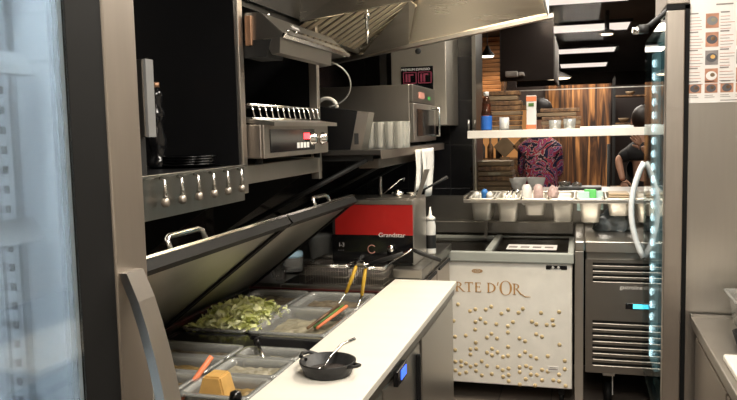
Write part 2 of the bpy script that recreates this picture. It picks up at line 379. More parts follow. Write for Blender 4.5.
b = BM()
for i in range(76):
    box(b, -.716, -.709, .7945, .7962, .18 + i * .0255, .190 + i * .0255)
o = link('rail_slots', b, 'ink', p)
def fshelf(z):
    b = BM(); y0, y1 = .02, .79
    for x in (-.655, -1.30):
        prism(b, [(x - .020, z + .016), (x - .016, z + .018), (x + .004, z - .010), (x, z - .012)], y0, y1)
        for i in range(42): tube(b, [(-.657, .03 + i * .018, z), (-1.30, .03 + i * .018, z)], .0018, 5)
    tube(b, [(-.9, y0, z - .004), (-.9, y1, z - .004)], .003, 6)
    o_ = link('wire_shelf', b, 'shelfwhite', fr); b = BM()
    for i in range(22): ya = .03 + i * .0345; sheet(b, [(-.6665, ya, z + .008), (-.6665, ya + .018, z + .008), (-.6585, ya + .018, z - .002), (-.6585, ya, z - .002)], .0025)
    link('slots', b, 'ink', o_)
for z in (.55, .95, 1.255, 1.485, 1.69, 1.95): fshelf(z)
# door
b = BM(); box(b, -.63, -.606, .866, .942, .14, 2.2, .003); box(b, -.648, -.606, -.04, .03, .14, 2.2, .004); box(b, -.648, -.606, .03, .852, 2.11, 2.2, .004); box(b, -.648, -.606, .03, .852, .14, .22, .004)
d = link('door', b, 'steel_warm', fr)
b = BM(); box(b, -.622, -.608, .792, .866, .14, 2.2, .002); box(b, -.652, -.612, .03, .06, .22, 2.11); box(b, -.652, -.612, .06, .812, 2.08, 2.11); box(b, -.652, -.612, .06, .812, .22, .25); link('gasket', b, 'rubber', d)
b = BM(); box(b, -.612, -.608, .03, .792, .22, 2.11); link('pane', b, 'doorglass', d)
b = BM(); box(b, -.618, -.612, .784, .792, .22, 2.08); link('spacer', b, 'shelfwhite', d)
b = BM(); 
hp = []
for i in range(17):
    a = i / 16; z = 1.415 - a * .62; hp.append((-.606 + .012 + .060 * math.sin(math.pi * a) ** .8, z))
for (xa, za), (xb, zb) in zip(hp, hp[1:]):
    vs = [b.verts.new(p) for p in ((xa, .872, za), (xa, .912, za), (xb, .912, zb), (xb, .872, zb), (xa - .014, .872, za), (xa - .014, .912, za), (xb - .014, .912, zb), (xb - .014, .872, zb))]
    for q in ((0, 1, 2, 3), (7, 6, 5, 4), (0, 3, 7, 4), (1, 5, 6, 2)): b.faces.new([vs[i] for i in q])
    if (xa, za) == hp[0]: b.faces.new([vs[i] for i in (0, 4, 5, 1)])
    if (xb, zb) == hp[-1]: b.faces.new([vs[i] for i in (3, 2, 6, 7)])
bmesh.ops.remove_doubles(b, verts=b.verts[:], dist=1e-5)
link('handle', b, 'steel', d)
b = BM(); box(b, -.645, -.632, .03, .045, .2, 2.1); led = link('led_strip', b, mat('fridge_led', (1, 1, 1), .4, emit=(.75, .88, 1), es=6), fr)
b = BM(); box(b, -1.28, -.75, .05, .8, 2.135, 2.155); link('ceiling_led', b, mat('fridge_led_top', (1, 1, 1), .4, emit=(.75, .88, 1), es=5), fr)
area('fridge_lamp', (-.80, .10, 1.5), (90, 0, 0), .25, 1.3, 13, (.78, .89, 1))
area('fridge_door_fill', (-.622, .06, 1.5), (90, 0, 0), .02, 1.4, 6, (.85, .93, 1)); area('fridge_top_fill', (-.633, .4, 2.07), (0, 0, 0), .02, .75, 9, (.85, .93, 1))  # two added fills, not real fittings, to lighten the wire shelf fronts
for (x, y) in ((-1.3, 0.02), (-.7, 0.02), (-1.3, .86), (-.7, .86)): b = BM(); tube(b, [(x, y, 0), (x, y, .07)], .02, 10); link('foot', b, 'rubber', fr)
# ================================================================ SALAD PREP TABLE
pt = thing('prep_table', 'refrigerated salad prep table with two raised steel lids', 'prep table', (-1.05, 2.1, 0))
b = BM()
box(b, -1.5, -.585, 1.02, 3.17, .12, .16); box(b, -1.55, -1.5, 1.02, 3.17, .12, .90)
box(b, -1.5, -.585, 1.0, 1.03, .12, .86); box(b, -1.5, -.585, 3.15, 3.18, .12, .86)
box(b, -1.5, -.585, 1.03, 3.15, .60, .62)
link('body', b, 'steel_dark', pt)
b = BM()
box(b, -1.52, -1.455, 1.02, 3.185, .84, .875, .004); box(b, -.865, -.845, 1.02, 3.185, .84, .878, .003)
box(b, -1.455, -.865, 2.285, 2.435, .84, .872, .004); box(b, -1.455, -.865, 3.14, 3.185, .84, .872, .004); box(b, -1.455, -.865, 1.02, 1.1, .84, .872, .004)
link('top_frame', b, 'blackg', pt)
b = BM(); box(b, -.60, -.56, 1.0, 3.39, .835, .872, .006); box(b, -.845, -.60, 1.0, 3.39, .845, .872); link('front_rail', b, 'steel_dark', pt)
for i, (y0, y1) in enumerate(((1.02, 1.55), (1.57, 2.08), (2.10, 2.62), (2.66, 3.36))):
    b = BM(); box(b, -.586, -.565, y0, y1, .14, .828, .004); dd = link('door', b, 'steel', pt)
    if i < 3: bx('handle', (-.565, -.55, y0 + .05 if i % 2 else y1 - .07, (y0 + .065) if i % 2 else y1 - .055, .62, .80), 'rubber', dd, .003)
b = BM(); box(b, -.60, -.575, 2.615, 2.665, .13, .83); link('centre_post', b, 'blackm', pt)
b = BM(); box(b, -.562, -.545, 2.20, 2.33, .80, .85, .004); c = link('controller', b, 'blackg', pt)
bx('display', (-.545, -.543, 2.24, 2.31, .812, .842), 'blueled', c)
for (x, y) in ((-1.45, 1.1), (-.65, 1.1), (-1.45, 3.1), (-.65, 3.1)): b = BM(); tube(b, [(x, y, 0), (x, y, .13)], .022, 10); link('foot', b, 'steel_dark', pt)
def lid(y0, y1, hy0, hy1):
    hx, hz, fx, fz = -1.475, .895, -.955, 1.30
    d = Vector((fx - hx, 0, fz - hz)).normalized(); n = Vector((-d.z, 0, d.x))
    def P(s, h, y): q = Vector((hx, y, hz)) + d * s + n * h; return (q.x, q.z)
    Ls = (Vector((fx - hx, 0, fz - hz))).length
    b = BM(); prism(b, [P(0, .003, 0), P(Ls, .003, 0), P(Ls, .03, 0), P(0, .03, 0)], y0, y1)
    l = link('lid', b, mat('lid_steel', (.52, .51, .46), .36, 1, .12, 4, None, .02, rn=.1), pt)
    b = BM()
    for ya, yb in ((y0, y0 + .016), (y1 - .016, y1)): prism(b, [P(0, -.006, 0), P(Ls, -.006, 0), P(Ls, .004, 0), P(0, .004, 0)], ya, yb)
    prism(b, [P(Ls - .03, -.008, 0), P(Ls + .002, -.008, 0), P(Ls + .002, .02, 0), P(Ls - .03, .004, 0)], y0, y1)
    link('gasket', b, 'rubber', l)
    b = BM(); prism(b, [P(Ls - .004, .021, 0), P(Ls + .005, .021, 0), P(Ls + .005, .027, 0), P(Ls - .004, .027, 0)], y0, y1); link('edge_trim', b, 'chrome', l)
    b = BM()
    def Q(s, h, y): q = Vector((hx, y, hz)) + d * s + n * h; return tuple(q)
    tube(b, [Q(Ls - .03, .03, hy0), Q(Ls - .02, .065, hy0 + .004), Q(Ls - .02, .072, hy0 + .02), Q(Ls - .02, .072, hy1 - .02), Q(Ls - .02, .065, hy1 - .004), Q(Ls - .03, .03, hy1)], .008, 10)
    link('handle', b, 'chrome', l)
lid(1.30, 2.36, 1.66, 1.85); lid(2.375, 3.15, 2.74, 2.92)
# white cutting board ledge
b = BM(); box(b, -.845, -.55, 1.0, 3.39, .875, .90, .003)
tag(link('cutting_board', b, 'marble'), 'long white narrow worktop board along the front of the prep table', 'worktop')
# food pans -----------------------------------------------------------------
def pan_bm(x0, x1, y0, y1, z, dep, rim=.012, th=.003, taper=.012):
    b = BM()
    def ring(ex, zz, k=4):
        r = .022; pts = []
        X0, X1, Y0, Y1 = x0 - ex, x1 + ex, y0 - ex, y1 + ex
        for cx, cy, a0 in ((X1 - r, Y1 - r, 0), (X0 + r, Y1 - r, 90), (X0 + r, Y0 + r, 180), (X1 - r, Y0 + r, 270)):
            for i in range(k + 1): a = R(a0 + 90 * i / k); pts.append(b.verts.new((cx + r * math.cos(a), cy + r * math.sin(a), zz)))
        return pts
    prof = [(0, z - .006), (0, z), (-rim, z), (-rim - .003, z - .004), (-rim - .006, z - .02), (-rim - taper, z - dep), (-rim - taper - th * 2, z - dep + th), (-rim - .006 - th, z - .018), (-rim - th, z - .003)]
    prof = [(0, z - .008), (0, z), (-rim, z - .001), (-rim - .004, z - .02), (-rim - taper, z - dep)]
    rs = [ring(e, q) for e, q in prof]
    for A, B in zip(rs, rs[1:]):
        n = len(A)
        for j in range(n): f = b.faces.new((A[j], A[(j + 1) % n], B[(j + 1) % n], B[j])); f.smooth = True
    b.faces.new(rs[-1])
    return b
def food_pan(x0, x1, y0, y1, lab, food=None, level=.06, dep=.12, z=.882, m='poly', grp='clear food pans in the prep table', foodlab=None):
    t = thing('food_pan', lab, 'food pan', ((x0 + x1) / 2, (y0 + y1) / 2, z - dep), grp)
    o = link('pan', pan_bm(x0, x1, y0, y1, z, dep), m, t)
    md = o.modifiers.new('thick', 'SOLIDIFY'); md.thickness = .0025; md.offset = 1
    if food:
        b = BM(); nx, ny = 14, 14; V = {}
        X0, X1, Y0, Y1 = x0 + .022, x1 - .022, y0 + .022, y1 - .022
        for i in range(nx + 1):
            for j in range(ny + 1):
                V[i, j] = b.verts.new((X0 + (X1 - X0) * i / nx, Y0 + (Y1 - Y0) * j / ny, z - dep + .006))
        for i in range(nx):
            for j in range(ny): b.faces.new((V[i, j], V[i + 1, j], V[i + 1, j + 1], V[i, j + 1]))
        r = bmesh.ops.extrude_face_region(b, geom=b.faces[:])
        for v in r['geom']:
            if isinstance(v, bmesh.types.BMVert): v.co.z = z - level * .5 + random.uniform(-.005, .005)
        f = link('food', b, food, sm=False)
        tag(f, foodlab or 'food filling ' + lab, 'food'); f['kind'] = 'stuff'
    return t
food_pan(-1.445, -1.185, 2.84, 3.135, 'clear pan of dark relish behind the lettuce, farthest left in the prep table', 'food_dark', .05, foodlab='dark relish filling the pan behind the lettuce')
food_pan(-1.175, -.87, 2.84, 3.135, 'clear pan with green leaves behind the yellow handled tongs', 'food_dark', .07, foodlab='dark greens in the pan behind the tongs')
food_pan(-1.175, -.87, 2.445, 2.83, 'clear nearly empty pan right of the lettuce', 'food_pale', .085, foodlab='pale cloudy liquid in the pan right of the lettuce')
food_pan(-1.445, -1.185, 2.445, 2.83, 'clear pan heaped with shredded lettuce')
food_pan(-1.445, -1.10, 2.14, 2.275, 'clear pan of dark relish just in front of the black bar, left side', 'food_dark', .05, foodlab='dark relish in the left pan before the black bar')
food_pan(-1.09, -.87, 2.16, 2.275, 'clear pan of pale sauce just in front of the black bar, right side', 'food_pale', .05, foodlab='pale sauce in the right pan before the black bar')
food_pan(-1.445, -1.10, 1.985, 2.13, 'clear pan under the orange handle, left side', 'food_brown', .055, foodlab='brown stew in the pan under the orange handle')
food_pan(-1.09, -.87, 1.985, 2.15, 'clear pan of pale sauce directly behind the cheese block', 'food_pale', .045, foodlab='pale sauce in the pan directly behind the cheese block')
food_pan(-1.445, -1.10, 1.80, 1.975, 'clear pan left of the cheese block', 'food_brown', .05, foodlab='brown stew in the pan left of the cheese block')
food_pan(-1.09, -.87, 1.80, 1.975, 'clear pan holding the block of yellow cheese', 'food_brown', .06, foodlab='golden crumbs around the cheese block')
food_pan(-1.445, -1.10, 1.6, 1.79, 'clear pan at the bottom left edge of the view', 'food_pale', .06, foodlab='pale sauce in the pan at the bottom left edge')
# lettuce heap
b = BM()
for i in range(520):
    u, v = random.random(), random.random()
    x = -1.435 + .27 * u; y = 2.46 + .38 * v
    h = .075 * (1 - abs(2 * u - 1) ** 2.2) * (1 - abs(2 * v - 1) ** 3) + .0
    z = .872 + h * random.uniform(.35, 1.0)
    L_, W_ = random.uniform(.022, .052), random.uniform(.012, .024)
    q = Euler((random.uniform(-.9, .9), random.uniform(-.9, .9), random.uniform(0, 6.3))).to_matrix(); rows = []
    cv = random.uniform(-.012, .012)
    for s in range(4):
        a = s / 3 - .5
        row = []
        for tt in (-.5, 0, .5):
            pz = cv * (1 - 4 * a * a) + random.uniform(-.003, .003) + (.004 if tt else 0)
            row.append(b.verts.new(Vector((x, y, z)) + q @ Vector((a * L_, tt * W_ * (1.1 - abs(a)), pz))))
        rows.append(row)
    for A, B in zip(rows, rows[1:]):
        for j in range(2): f = b.faces.new((A[j], A[j + 1], B[j + 1], B[j])); f.smooth = True
box(b, -1.415, -1.21, 2.475, 2.80, .775, .87)
lt = link('lettuce', b, 'lettuce'); tag(lt, 'heap of shredded pale green lettuce rising out of its pan', 'lettuce'); lt['kind'] = 'stuff'
b = BM()
for i in range(26):
    x = random.uniform(-1.12, -.95); y = random.uniform(2.9, 3.08); q = Euler((random.uniform(-.6, .6), random.uniform(-.6, .6), random.uniform(0, 6))).to_matrix()
    vs = [b.verts.new(Vector((x, y, .822 + random.random() * .015)) + q @ Vector(p)) for p in ((-.02, 0, 0), (0, -.009, .004), (.02, 0, 0), (0, .009, .004))]; b.faces.new(vs)
o = link('herb_leaves', b, 'leaf'); tag(o, 'loose green leaves in the pan behind the tongs', 'herbs'); o['kind'] = 'stuff'
# cheese block, orange handle, clip tool, black knob
b = BM(); prism(b, [(-1.066, .80), (-.950, .80), (-.980, .917), (-1.034, .917)], 1.845, 1.93)
for v in b.verts:
    if v.co.z > .9: v.co.y = 1.895 + (v.co.y - 1.895) * .8
bmesh.ops.bevel(b, geom=b.edges[:], offset=.005, segments=2, affect='EDGES')
tag(link('cheese_block', b, 'cheese'), 'tapered block of yellow cheese standing in the nearest pan', 'cheese')
t = thing('spatula', 'orange handled spatula leaning in the left prep pans', 'spatula', (-1.2, 2.03, .83))
b = BM(); tube(b, [(-1.070, 1.98, .935), (-1.130, 1.875, .822)], [.0085, .0085], 10); link('handle', b, 'carrot', t)
b = BM(); sheet(b, [(-1.122, 1.88, .825), (-1.142, 1.88, .825), (-1.16, 1.85, .785), (-1.13, 1.84, .785)], .002); link('blade', b, 'steel', t)
t = thing('serving_spoon', 'black handled steel serving spoon resting across the pans by the black bar', 'spoon', (-1.05, 2.3, .88))
b = BM(); tube(b, [(-1.075, 2.30, .905), (-1.04, 2.245, .90)], [.008, .011], 8); box(b, -1.09, -1.06, 2.29, 2.315, .898, .914, .004); link('handle', b, 'blackg', t)
b = BM(); tube(b, [(-1.04, 2.245, .90), (-.975, 2.15, .872)], .007, 8); link('shaft', b, 'chrome', t)
b = BM(); lathe(b, [(.004, 0), (.014, .004), (.018, .02), (.014, .036), (.003, .04)], (-.905, 1.80, .865), 14)
tag(link('lid_knob', b, 'blackg'), 'black round knob beside the cheese block, at the edge of the white board', 'knob')
b = BM(); lathe(b, [(.016, 0), (.018, .05), (.012, .07), (.012, .085), (.001, .086)], (-1.205, 1.69, .86), 12)
tag(link('plastic_bottle', b, 'poly'), 'small clear plastic bottle at the bottom left by the pans', 'bottle')
# tongs with yellow handles
t = thing('tongs', 'steel tongs with two yellow grips standing in the pans', 'tongs', (-.98, 2.85, .83))
def bez(a, c, n=6): return [tuple(Vector(a).lerp(Vector(c), i / n)) for i in range(n + 1)]
hx, hy, hz = -.878, 2.95, 1.048
b = BM(); tube(b, [(hx - .025, hy, hz - .010), (hx - .016, hy, hz + .002), (hx + .010, hy, hz + .002), (hx + .018, hy, hz - .010)], .006, 8); tube(b, [(hx + .015, hy - .01, hz - .01), (hx + .045, hy - .01, hz - .012)], .004, 6); link('hinge', b, 'chrome', t)
b = BM(); tube(b, [(hx - .024, hy, hz - .008), (hx - .042, hy - .01, hz - .06), (hx - .062, hy - .03, hz - .115)], [.007, .008, .007], 8); link('grip', b, 'yellow', t)
b = BM(); tube(b, [(hx + .018, hy, hz - .010), (hx + .014, hy - .02, hz - .06), (hx + .006, hy - .03, hz - .125)], [.0065, .0085, .007], 8); link('grip', b, 'yellow', t)
b = BM(); tube(b, [(hx - .062, hy - .03, hz - .115), (hx - .105, hy - .08, hz - .19)], .005, 6); tube(b, [(hx + .006, hy - .03, hz - .125), (hx - .01, hy - .10, hz - .2)], .005, 6)
for i in range(5): tube(b, [(hx - .105 + .006 * i, hy - .08, hz - .185), (hx - .115 + .014 * i, hy - .12, hz - .21)], .003, 5)
link('arm', b, 'chrome', t)
for k, (m_, x0) in enumerate((('dkwood', -1.02), ('carrot', -.985), ('leaf', -1.0))):
    b = BM(); tube(b, [(x0 + .085, 2.80, .905), (x0 + .025, 2.60 + k * .01, .862)], [.007, .006], 6)
    tag(link('utensil_handle', b, m_), ['brown wooden utensil lying in the nearly empty pan', 'orange red utensil lying in the pan under the tongs', 'green utensil lying in the pan under the tongs'][k], 'utensil')
# skillet with spoon
t = thing('skillet', 'small black cast iron skillet on the white board', 'pan', (-.706, 2.0, .90))
b = BM(); cx, cy = -.706, 2.0; lathe(b, [(.001, .901), (.066, .901), (.070, .905), (.083, .938), (.0835, .941), (.078, .941), (.068, .910), (.001, .907)], (cx, cy, 0), 40); link('body', b, 'iron', t)
b = BM(); tube(b, [(cx - .072, cy + .012, .934), (cx - .095, cy + .028, .937), (cx - .10, cy + .055, .938), (cx - .085, cy + .075, .938), (cx - .055, cy + .065, .935)], .006, 8); link('handle', b, 'iron', t)
b = BM(); tube(b, [(cx + .07, cy - .035, .934), (cx + .098, cy - .028, .937), (cx + .102, cy - .015, .937), (cx + .08, cy - .0, .935)], .005, 8); link('handle', b, 'iron', t)
b = BM(); lathe(b, [(.001, .9075), (.066, .9085), (.0665, .9105), (.001, .9105)], (cx, cy, 0), 30)
o = tag(link('sauce', b, mat('thin_sauce', (.12, .10, .09), .15)), 'shallow glossy sauce residue in the skillet', 'sauce'); o['kind'] = 'stuff'
t = thing('spoon', 'silver spoon leaning out of the black skillet', 'spoon', (-.70, 2.05, .91))
b = BM(); tube(b, [(-.712, 1.985, .925), (-.705, 2.03, .945), (-.69, 2.09, .962), (-.662, 2.13, .970)], [.003, .0035, .005, .0055], 8); link('handle', b, 'chrome', t)
b = BM(); bmesh.ops.create_uvsphere(b, u_segments=14, v_segments=8, radius=1)
for v in b.verts: v.co = Vector((v.co.x * .017 - .717, v.co.y * .026 + 1.965, abs(v.co.z) * -.006 + .922))
link('bowl', b, 'chrome', t, True)
# ================================================================ LEFT RACK (black cabinet + heater bay)
rk = thing('wall_rack', 'steel framed rack with black open cabinet and utensil rail on the left wall', 'rack', (-1.36, 2.3, 1.36))
b = BM(); box(b, -1.60, -1.58, 1.0, 2.31, 1.5, 2.68); box(b, -1.58, -1.105, 2.295, 2.315, 1.5, 2.68); box(b, -1.58, -1.105, 1.0, 1.02, 1.5, 2.68); box(b, -1.60, -1.105, 1.0, 2.31, 1.478, 1.497); box(b, -1.60, -1.105, 1.0, 2.31, 2.3, 2.32)
link('cabinet', b, 'black', rk)
b = BM(); box(b, -1.135, -1.098, 2.312, 2.348, 1.40, 2.70, .002); link('post', b, 'steel_warm', rk); bx('post', (-1.135, -1.098, 3.075, 3.11, 1.40, 2.70), 'steel_warm', rk, .002)
b = BM(); box(b, -1.60, -1.10, 2.32, 3.12, 1.43, 1.495, .003); link('shelf', b, 'steel_warm', rk)
b = BM(); box(b, -1.60, -1.59, 2.32, 3.12, 1.5, 2.68); box(b, -1.59, -1.14, 3.10, 3.115, 1.5, 2.68); box(b, -1.59, -1.14, 2.35, 3.1, 2.05, 2.07); box(b, -1.14, -1.12, 2.35, 3.08, 2.07, 2.68); link('back_panel', b, 'black', rk)
b = BM(); box(b, -1.104, -1.098, 1.0, 2.315, 1.378, 1.497, .001); box(b, -1.104, -1.085, 1.0, 2.315, 1.492, 1.500, .002); link('utensil_rail', b, 'steel_dark', rk)
for y in (2.40, 3.04): b = BM(); sheet(b, [(-1.6, y, 1.43), (-1.6, y, 1.15), (-1.57, y, 1.15), (-1.15, y, 1.43)], .004); link('bracket', b, 'blackm', rk)
# hanging spoons / forks
t0 = None
for i, y in enumerate((1.775, 1.865, 1.96, 2.055, 2.15, 2.25)):
    if t0 is None:
        t0 = thing('hanging_utensil', 'nearest steel utensil hanging on the rail under the black cabinet', 'utensil', (-1.07, y, 1.40), 'steel utensils on the rail'); t0.location.y = y
        b = BM(); tube(b, [(-1.092, y, 1.488), (-1.078, y, 1.484), (-1.076, y, 1.46), (-1.077, y, 1.43)], [.0035, .0045, .0055, .0085], 8); link('handle', b, 'chrome', t0)
        b = BM(); lathe(b, [(.002, 1.410), (.009, 1.412), (.0125, 1.418), (.0105, 1.43), (.006, 1.437)], (-1.077, y, 0), 14); link('head', b, 'steel_warm', t0)
    else:
        dup(t0, (-1.07, y, 1.40), ['', 'second steel utensil from the near end of the rail', 'third steel utensil from the near end of the rail', 'fourth steel utensil from the near end of the rail', 'fifth steel utensil from the near end of the rail', 'farthest steel utensil on the rail, beside the post'][i])
# grey upright box, pepper mill, black plates
t = thing('grey_box', 'narrow grey metal box at the near end of the black cabinet', 'box', (-1.15, 1.72, 1.5))
bx('body', (-1.16, -1.078, 1.70, 1.73, 1.60, 1.80), 'steel_dark', t, .004); bx('face', (-1.078, -1.070, 1.70, 1.735, 1.60, 1.80), 'greyduct', t); bx('base', (-1.16, -1.10, 1.70, 1.73, 1.501, 1.60), 'blackm', t)
t = thing('pepper_mill', 'tall black turned pepper mill with pale cap in the black cabinet', 'pepper mill', (-1.3, 2.14, 1.498))
b = BM(); lathe(b, [(.030, 0), (.034, .012), (.030, .03), (.020, .045), (.028, .07), (.030, .09), (.018, .13), (.018, .15), (.027, .165), (.027, .18), (.017, .20), (.022, .225), (.022, .24), (.012, .262)], (-1.315, 2.14, 1.498), 24); link('body', b, 'blackg', t)
b = BM(); lathe(b, [(.013, .260), (.013, .276), (.001, .278)], (-1.315, 2.14, 1.498), 16); link('cap', b, 'copper', t)
for i in range(4):
    b = BM(); x, y = -1.28 + .006 * i, 2.20 - .02 + .004 * i; lathe(b, [(.045, 0), (.065, .002), (.091, .010), (.092, .0125), (.065, .006), (.001, .005)], (-1.245 + .003 * i, 2.195 + .001 * i, 1.498 + i * .0085), 28)
    tag(link('plate', b, 'blackg'), ['lowest black plate of the stack in the black cabinet', 'second black plate from the bottom in the cabinet', 'third black plate from the bottom in the cabinet', 'topmost black plate of the stack in the black cabinet'][i], 'plate', 'black plates in the cabinet')
# toaster / warmer
t = thing('countertop_toaster', 'steel toaster with red display and wire rack between the posts', 'toaster', (-1.2, 2.7, 1.497))
b = BM(); box(b, -1.45, -1.05, 2.36, 3.035, 1.517, 1.635, .005)
box(b, -1.05, -1.04, 2.36, 3.035, 1.517, 1.635, .003); link('body', b, 'steel_warm', t)
for (x, y) in ((-1.42, 2.4), (-1.08, 2.4), (-1.42, 3.0), (-1.08, 3.0)): b = BM(); tube(b, [(x, y, 1.496), (x, y, 1.518)], .014, 10); link('foot', b, 'rubber', t)
b = BM(); box(b, -1.04, -1.037, 2.41, 2.86, 1.535, 1.618, .001); cp = link('control_panel', b, 'blackg', t)
b = BM(); box(b, -1.037, -1.0355, 2.735, 2.80, 1.578, 1.602); link('display', b, 'redled', cp)
b = BM()
for i in range(4): box(b, -1.037, -1.0355, 2.66 + i * .035, 2.685 + i * .035, 1.545, 1.566)
link('buttons', b, 'white', cp)
for y in (2.82, 2.945):
    b = BM(); lathe(b, [(.025, 0), (.026, .010), (.020, .012), (.019, .026), (.001, .028)], (-1.04, y, 1.578), 20, 0, 'X'); kn = link('knob', b, 'chrome', t)
b = BM(); prism(b, [(-1.16, 1.648), (-1.0, 1.628), (-1.0, 1.642), (-1.16, 1.664)], 2.36, 3.04); link('tray_lip', b, 'steel', t)
b = BM()
tube(b, [(-1.085, 2.34, 1.703), (-1.085, 3.05, 1.703)], .0045, 6); tube(b, [(-1.075, 2.34, 1.655), (-1.075, 3.05, 1.655)], .004, 6)
for i in range(13): y = 2.37 + i * .055; tube(b, [(-1.075, y, 1.655), (-1.085, y, 1.70), (-1.12, y, 1.706), (-1.35, y, 1.705)], .003, 6)
tube(b, [(-1.35, 2.34, 1.705), (-1.35, 3.05, 1.705)], .004, 6); tube(b, [(-1.35, 2.34, 1.705), (-1.12, 2.34, 1.705)], .004, 6)
tube(b, [(-1.35, 2.345, 1.64), (-1.35, 2.345, 1.705)], .004, 6); tube(b, [(-1.35, 3.04, 1.63), (-1.35, 3.04, 1.705)], .004, 6)
link('wire_rack', b, 'chrome', t)
# heat lamp wedge above
t = thing('heat_lamp', 'sloping steel infrared heater fixed above the toaster', 'heater', (-1.15, 2.7, 1.85))
b = BM(); prism(b, [(-1.10, 2.012), (-1.04, 2.012), (-.955, 1.935), (-.965, 1.922), (-1.10, 1.915)], 2.36, 3.10)
bmesh.ops.bevel(b, geom=b.edges[:], offset=.003, segments=2, affect='EDGES'); link('housing', b, 'steel_dark', t)
b = BM(); prism(b, [(-1.03, 1.922), (-.968, 1.924), (-.972, 1.872), (-1.0, 1.868)], 2.36, 2.90); link('reflector', b, 'steel', t)
b = BM(); prism(b, [(-1.10, 1.918), (-1.0, 1.918), (-1.02, 1.86), (-1.10, 1.86)], 2.355, 2.50); link('junction_box', b, 'blackm', t)
b = BM(); box(b, -1.09, -1.066, 2.345, 2.36, 1.90, 2.0, .003); link('end_bracket', b, 'copper', t)
b = BM(); prism(b, [(-.990, 1.970), (-.975, 1.957), (-.979, 1.952), (-.994, 1.965)], 2.50, 3.09); prism(b, [(-.957, 1.9385), (-.951, 1.933), (-.958, 1.923), (-.962, 1.926)], 2.36, 3.10); link('trim', b, 'chrome', t)
b = BM()
for y, s in ((2.40, .12), (2.42, .85), (2.52, .75)):
    lathe(b, [(.007, -.002), (.007, .004), (.001, .006)], (-1.04 + .085 * s + .003, y, 2.012 - .077 * s + .003), 10, 0, 'X')
link('screw', b, 'chrome', t)
o = text('maker_name', 'roller', .034, (-.989, 2.56, 1.94), (0, 0, 0), 'paper', t)
# re-orient lettering on the sloped face
me = o.data; off = OFF[t.name]
for v in me.vertices: pass
t_dir = Vector((.085, 0, -.08)).normalized(); up = -t_dir; nrm = Vector((.08, 0, .085)).normalized()
for v in me.vertices:
    q = v.co + off - Vector((-.989, 2.56, 1.94)); w_ = Vector((-1.0, 2.56, 1.978)) + Vector((0, 1, 0)) * q.x + up * q.y + nrm * (q.z + .002); v.co = w_ - off
b = BM(); cc = [Vector(p) for p in ((-1.02, 3.05, 1.90), (-.92, 3.12, 1.86), (-.99, 3.30, 1.74), (-1.12, 3.3, 1.72))]
tube(b, [tuple(cc[0] * (1 - q) ** 3 + cc[1] * 3 * q * (1 - q) ** 2 + cc[2] * 3 * q * q * (1 - q) + cc[3] * q ** 3) for q in [i / 14 for i in range(15)]], .003, 8)
tag(link('power_cable', b, 'white'), 'white cable looping down from the heater to the black box', 'cable')
# ================================================================ WALL SHELF WITH OVEN
t = thing('wall_shelf', 'black edged steel wall shelf carrying oven and glasses', 'shelf', (-1.2, 3.95, 1.49))
b = BM(); box(b, -1.61, -.85, 3.2, 4.78, 1.497, 1.52, .003); link('board', b, mat('black_steel', (.10, .095, .09), .4, .9), t)
b = BM(); box(b, -.852, -.846, 3.2, 4.78, 1.478, 1.516); link('lip', b, 'steel_warm', t)
for y in (3.24, 3.9, 4.6):
    b = BM(); sheet(b, [(-1.61, y, 1.497), (-1.61, y, 1.12), (-1.58, y, 1.12), (-.95, y, 1.44), (-.95, y, 1.497)][:5], .004) if False else box(b, -1.61, -.9, y, y + .012, 1.47, 1.497)
    tube(b, [(-1.6, y + .006, 1.14), (-.93, y + .006, 1.475)], .012, 6); link('bracket', b, 'blackm', t)
b = BM(); box(b, -1.0, -.90, 3.35, 4.4, 1.43, 1.476, .003); link('under_tray', b, 'steel_grille', t)
t = thing('oven', 'steel countertop oven with side door handle on the wall shelf', 'oven', (-1.1, 4.2, 1.52))
b = BM(); box(b, -1.5, -.885, 3.95, 4.58, 1.535, 1.85, .004); link('body', b, 'steel', t)
b = BM(); box(b, -.885, -.86, 3.95, 4.58, 1.54, 1.75, .004); dd = link('door', b, 'steel', t)
bx('window', (-.861, -.857, 4.02, 4.50, 1.57, 1.72), 'blackg', dd)
b = BM(); tube(b, [(-.86, 4.42, 1.73), (-.81, 4.42, 1.73), (-.81, 4.42, 1.57), (-.86, 4.42, 1.57)], .008, 8); link('handle', b, 'chrome', dd)
b = BM(); box(b, -.885, -.865, 3.95, 4.58, 1.755, 1.85, .003); link('control_panel', b, 'steel_dark', t)
bx('display', (-.865, -.862, 4.10, 4.25, 1.78, 1.815), 'inkred', t); bx('indicator', (-.865, -.861, 4.36, 4.42, 1.78, 1.80), 'green', t)
for (x, y) in ((-1.45, 4.0), (-.93, 4.0), (-1.45, 4.53), (-.93, 4.53)): b = BM(); tube(b, [(x, y, 1.519), (x, y, 1.537)], .015, 8); link('foot', b, 'rubber', t)
# black wedge box (scale/till)
t = thing('black_slanted_box', 'black slant-fronted box with steel edge beside the glasses', 'box', (-1.1, 3.3, 1.52))
b = BM(); prism(b, [(-1.18, 1.521), (-1.005, 1.521), (-.967, 1.695), (-1.18, 1.725)], 3.24, 3.40); link('body', b, 'black', t)
b = BM(); prism(b, [(-1.005, 1.521), (-.952, 1.521), (-.915, 1.688), (-.967, 1.695)], 3.242, 3.34); link('side_plate', b, 'steel', t)
bx('label', (-.985, -.965, 3.2395, 3.242, 1.545, 1.595), 'ink', t)
b = BM(); tube(b, [(-1.14 + .05 * math.cos(R(a)), 3.32, 1.715 + .045 * math.sin(R(a))) for a in range(0, 181, 15)], .009, 8)
tag(link('tape_loop', b, 'white'), 'white arched strap on top of the black slanted box', 'strap')
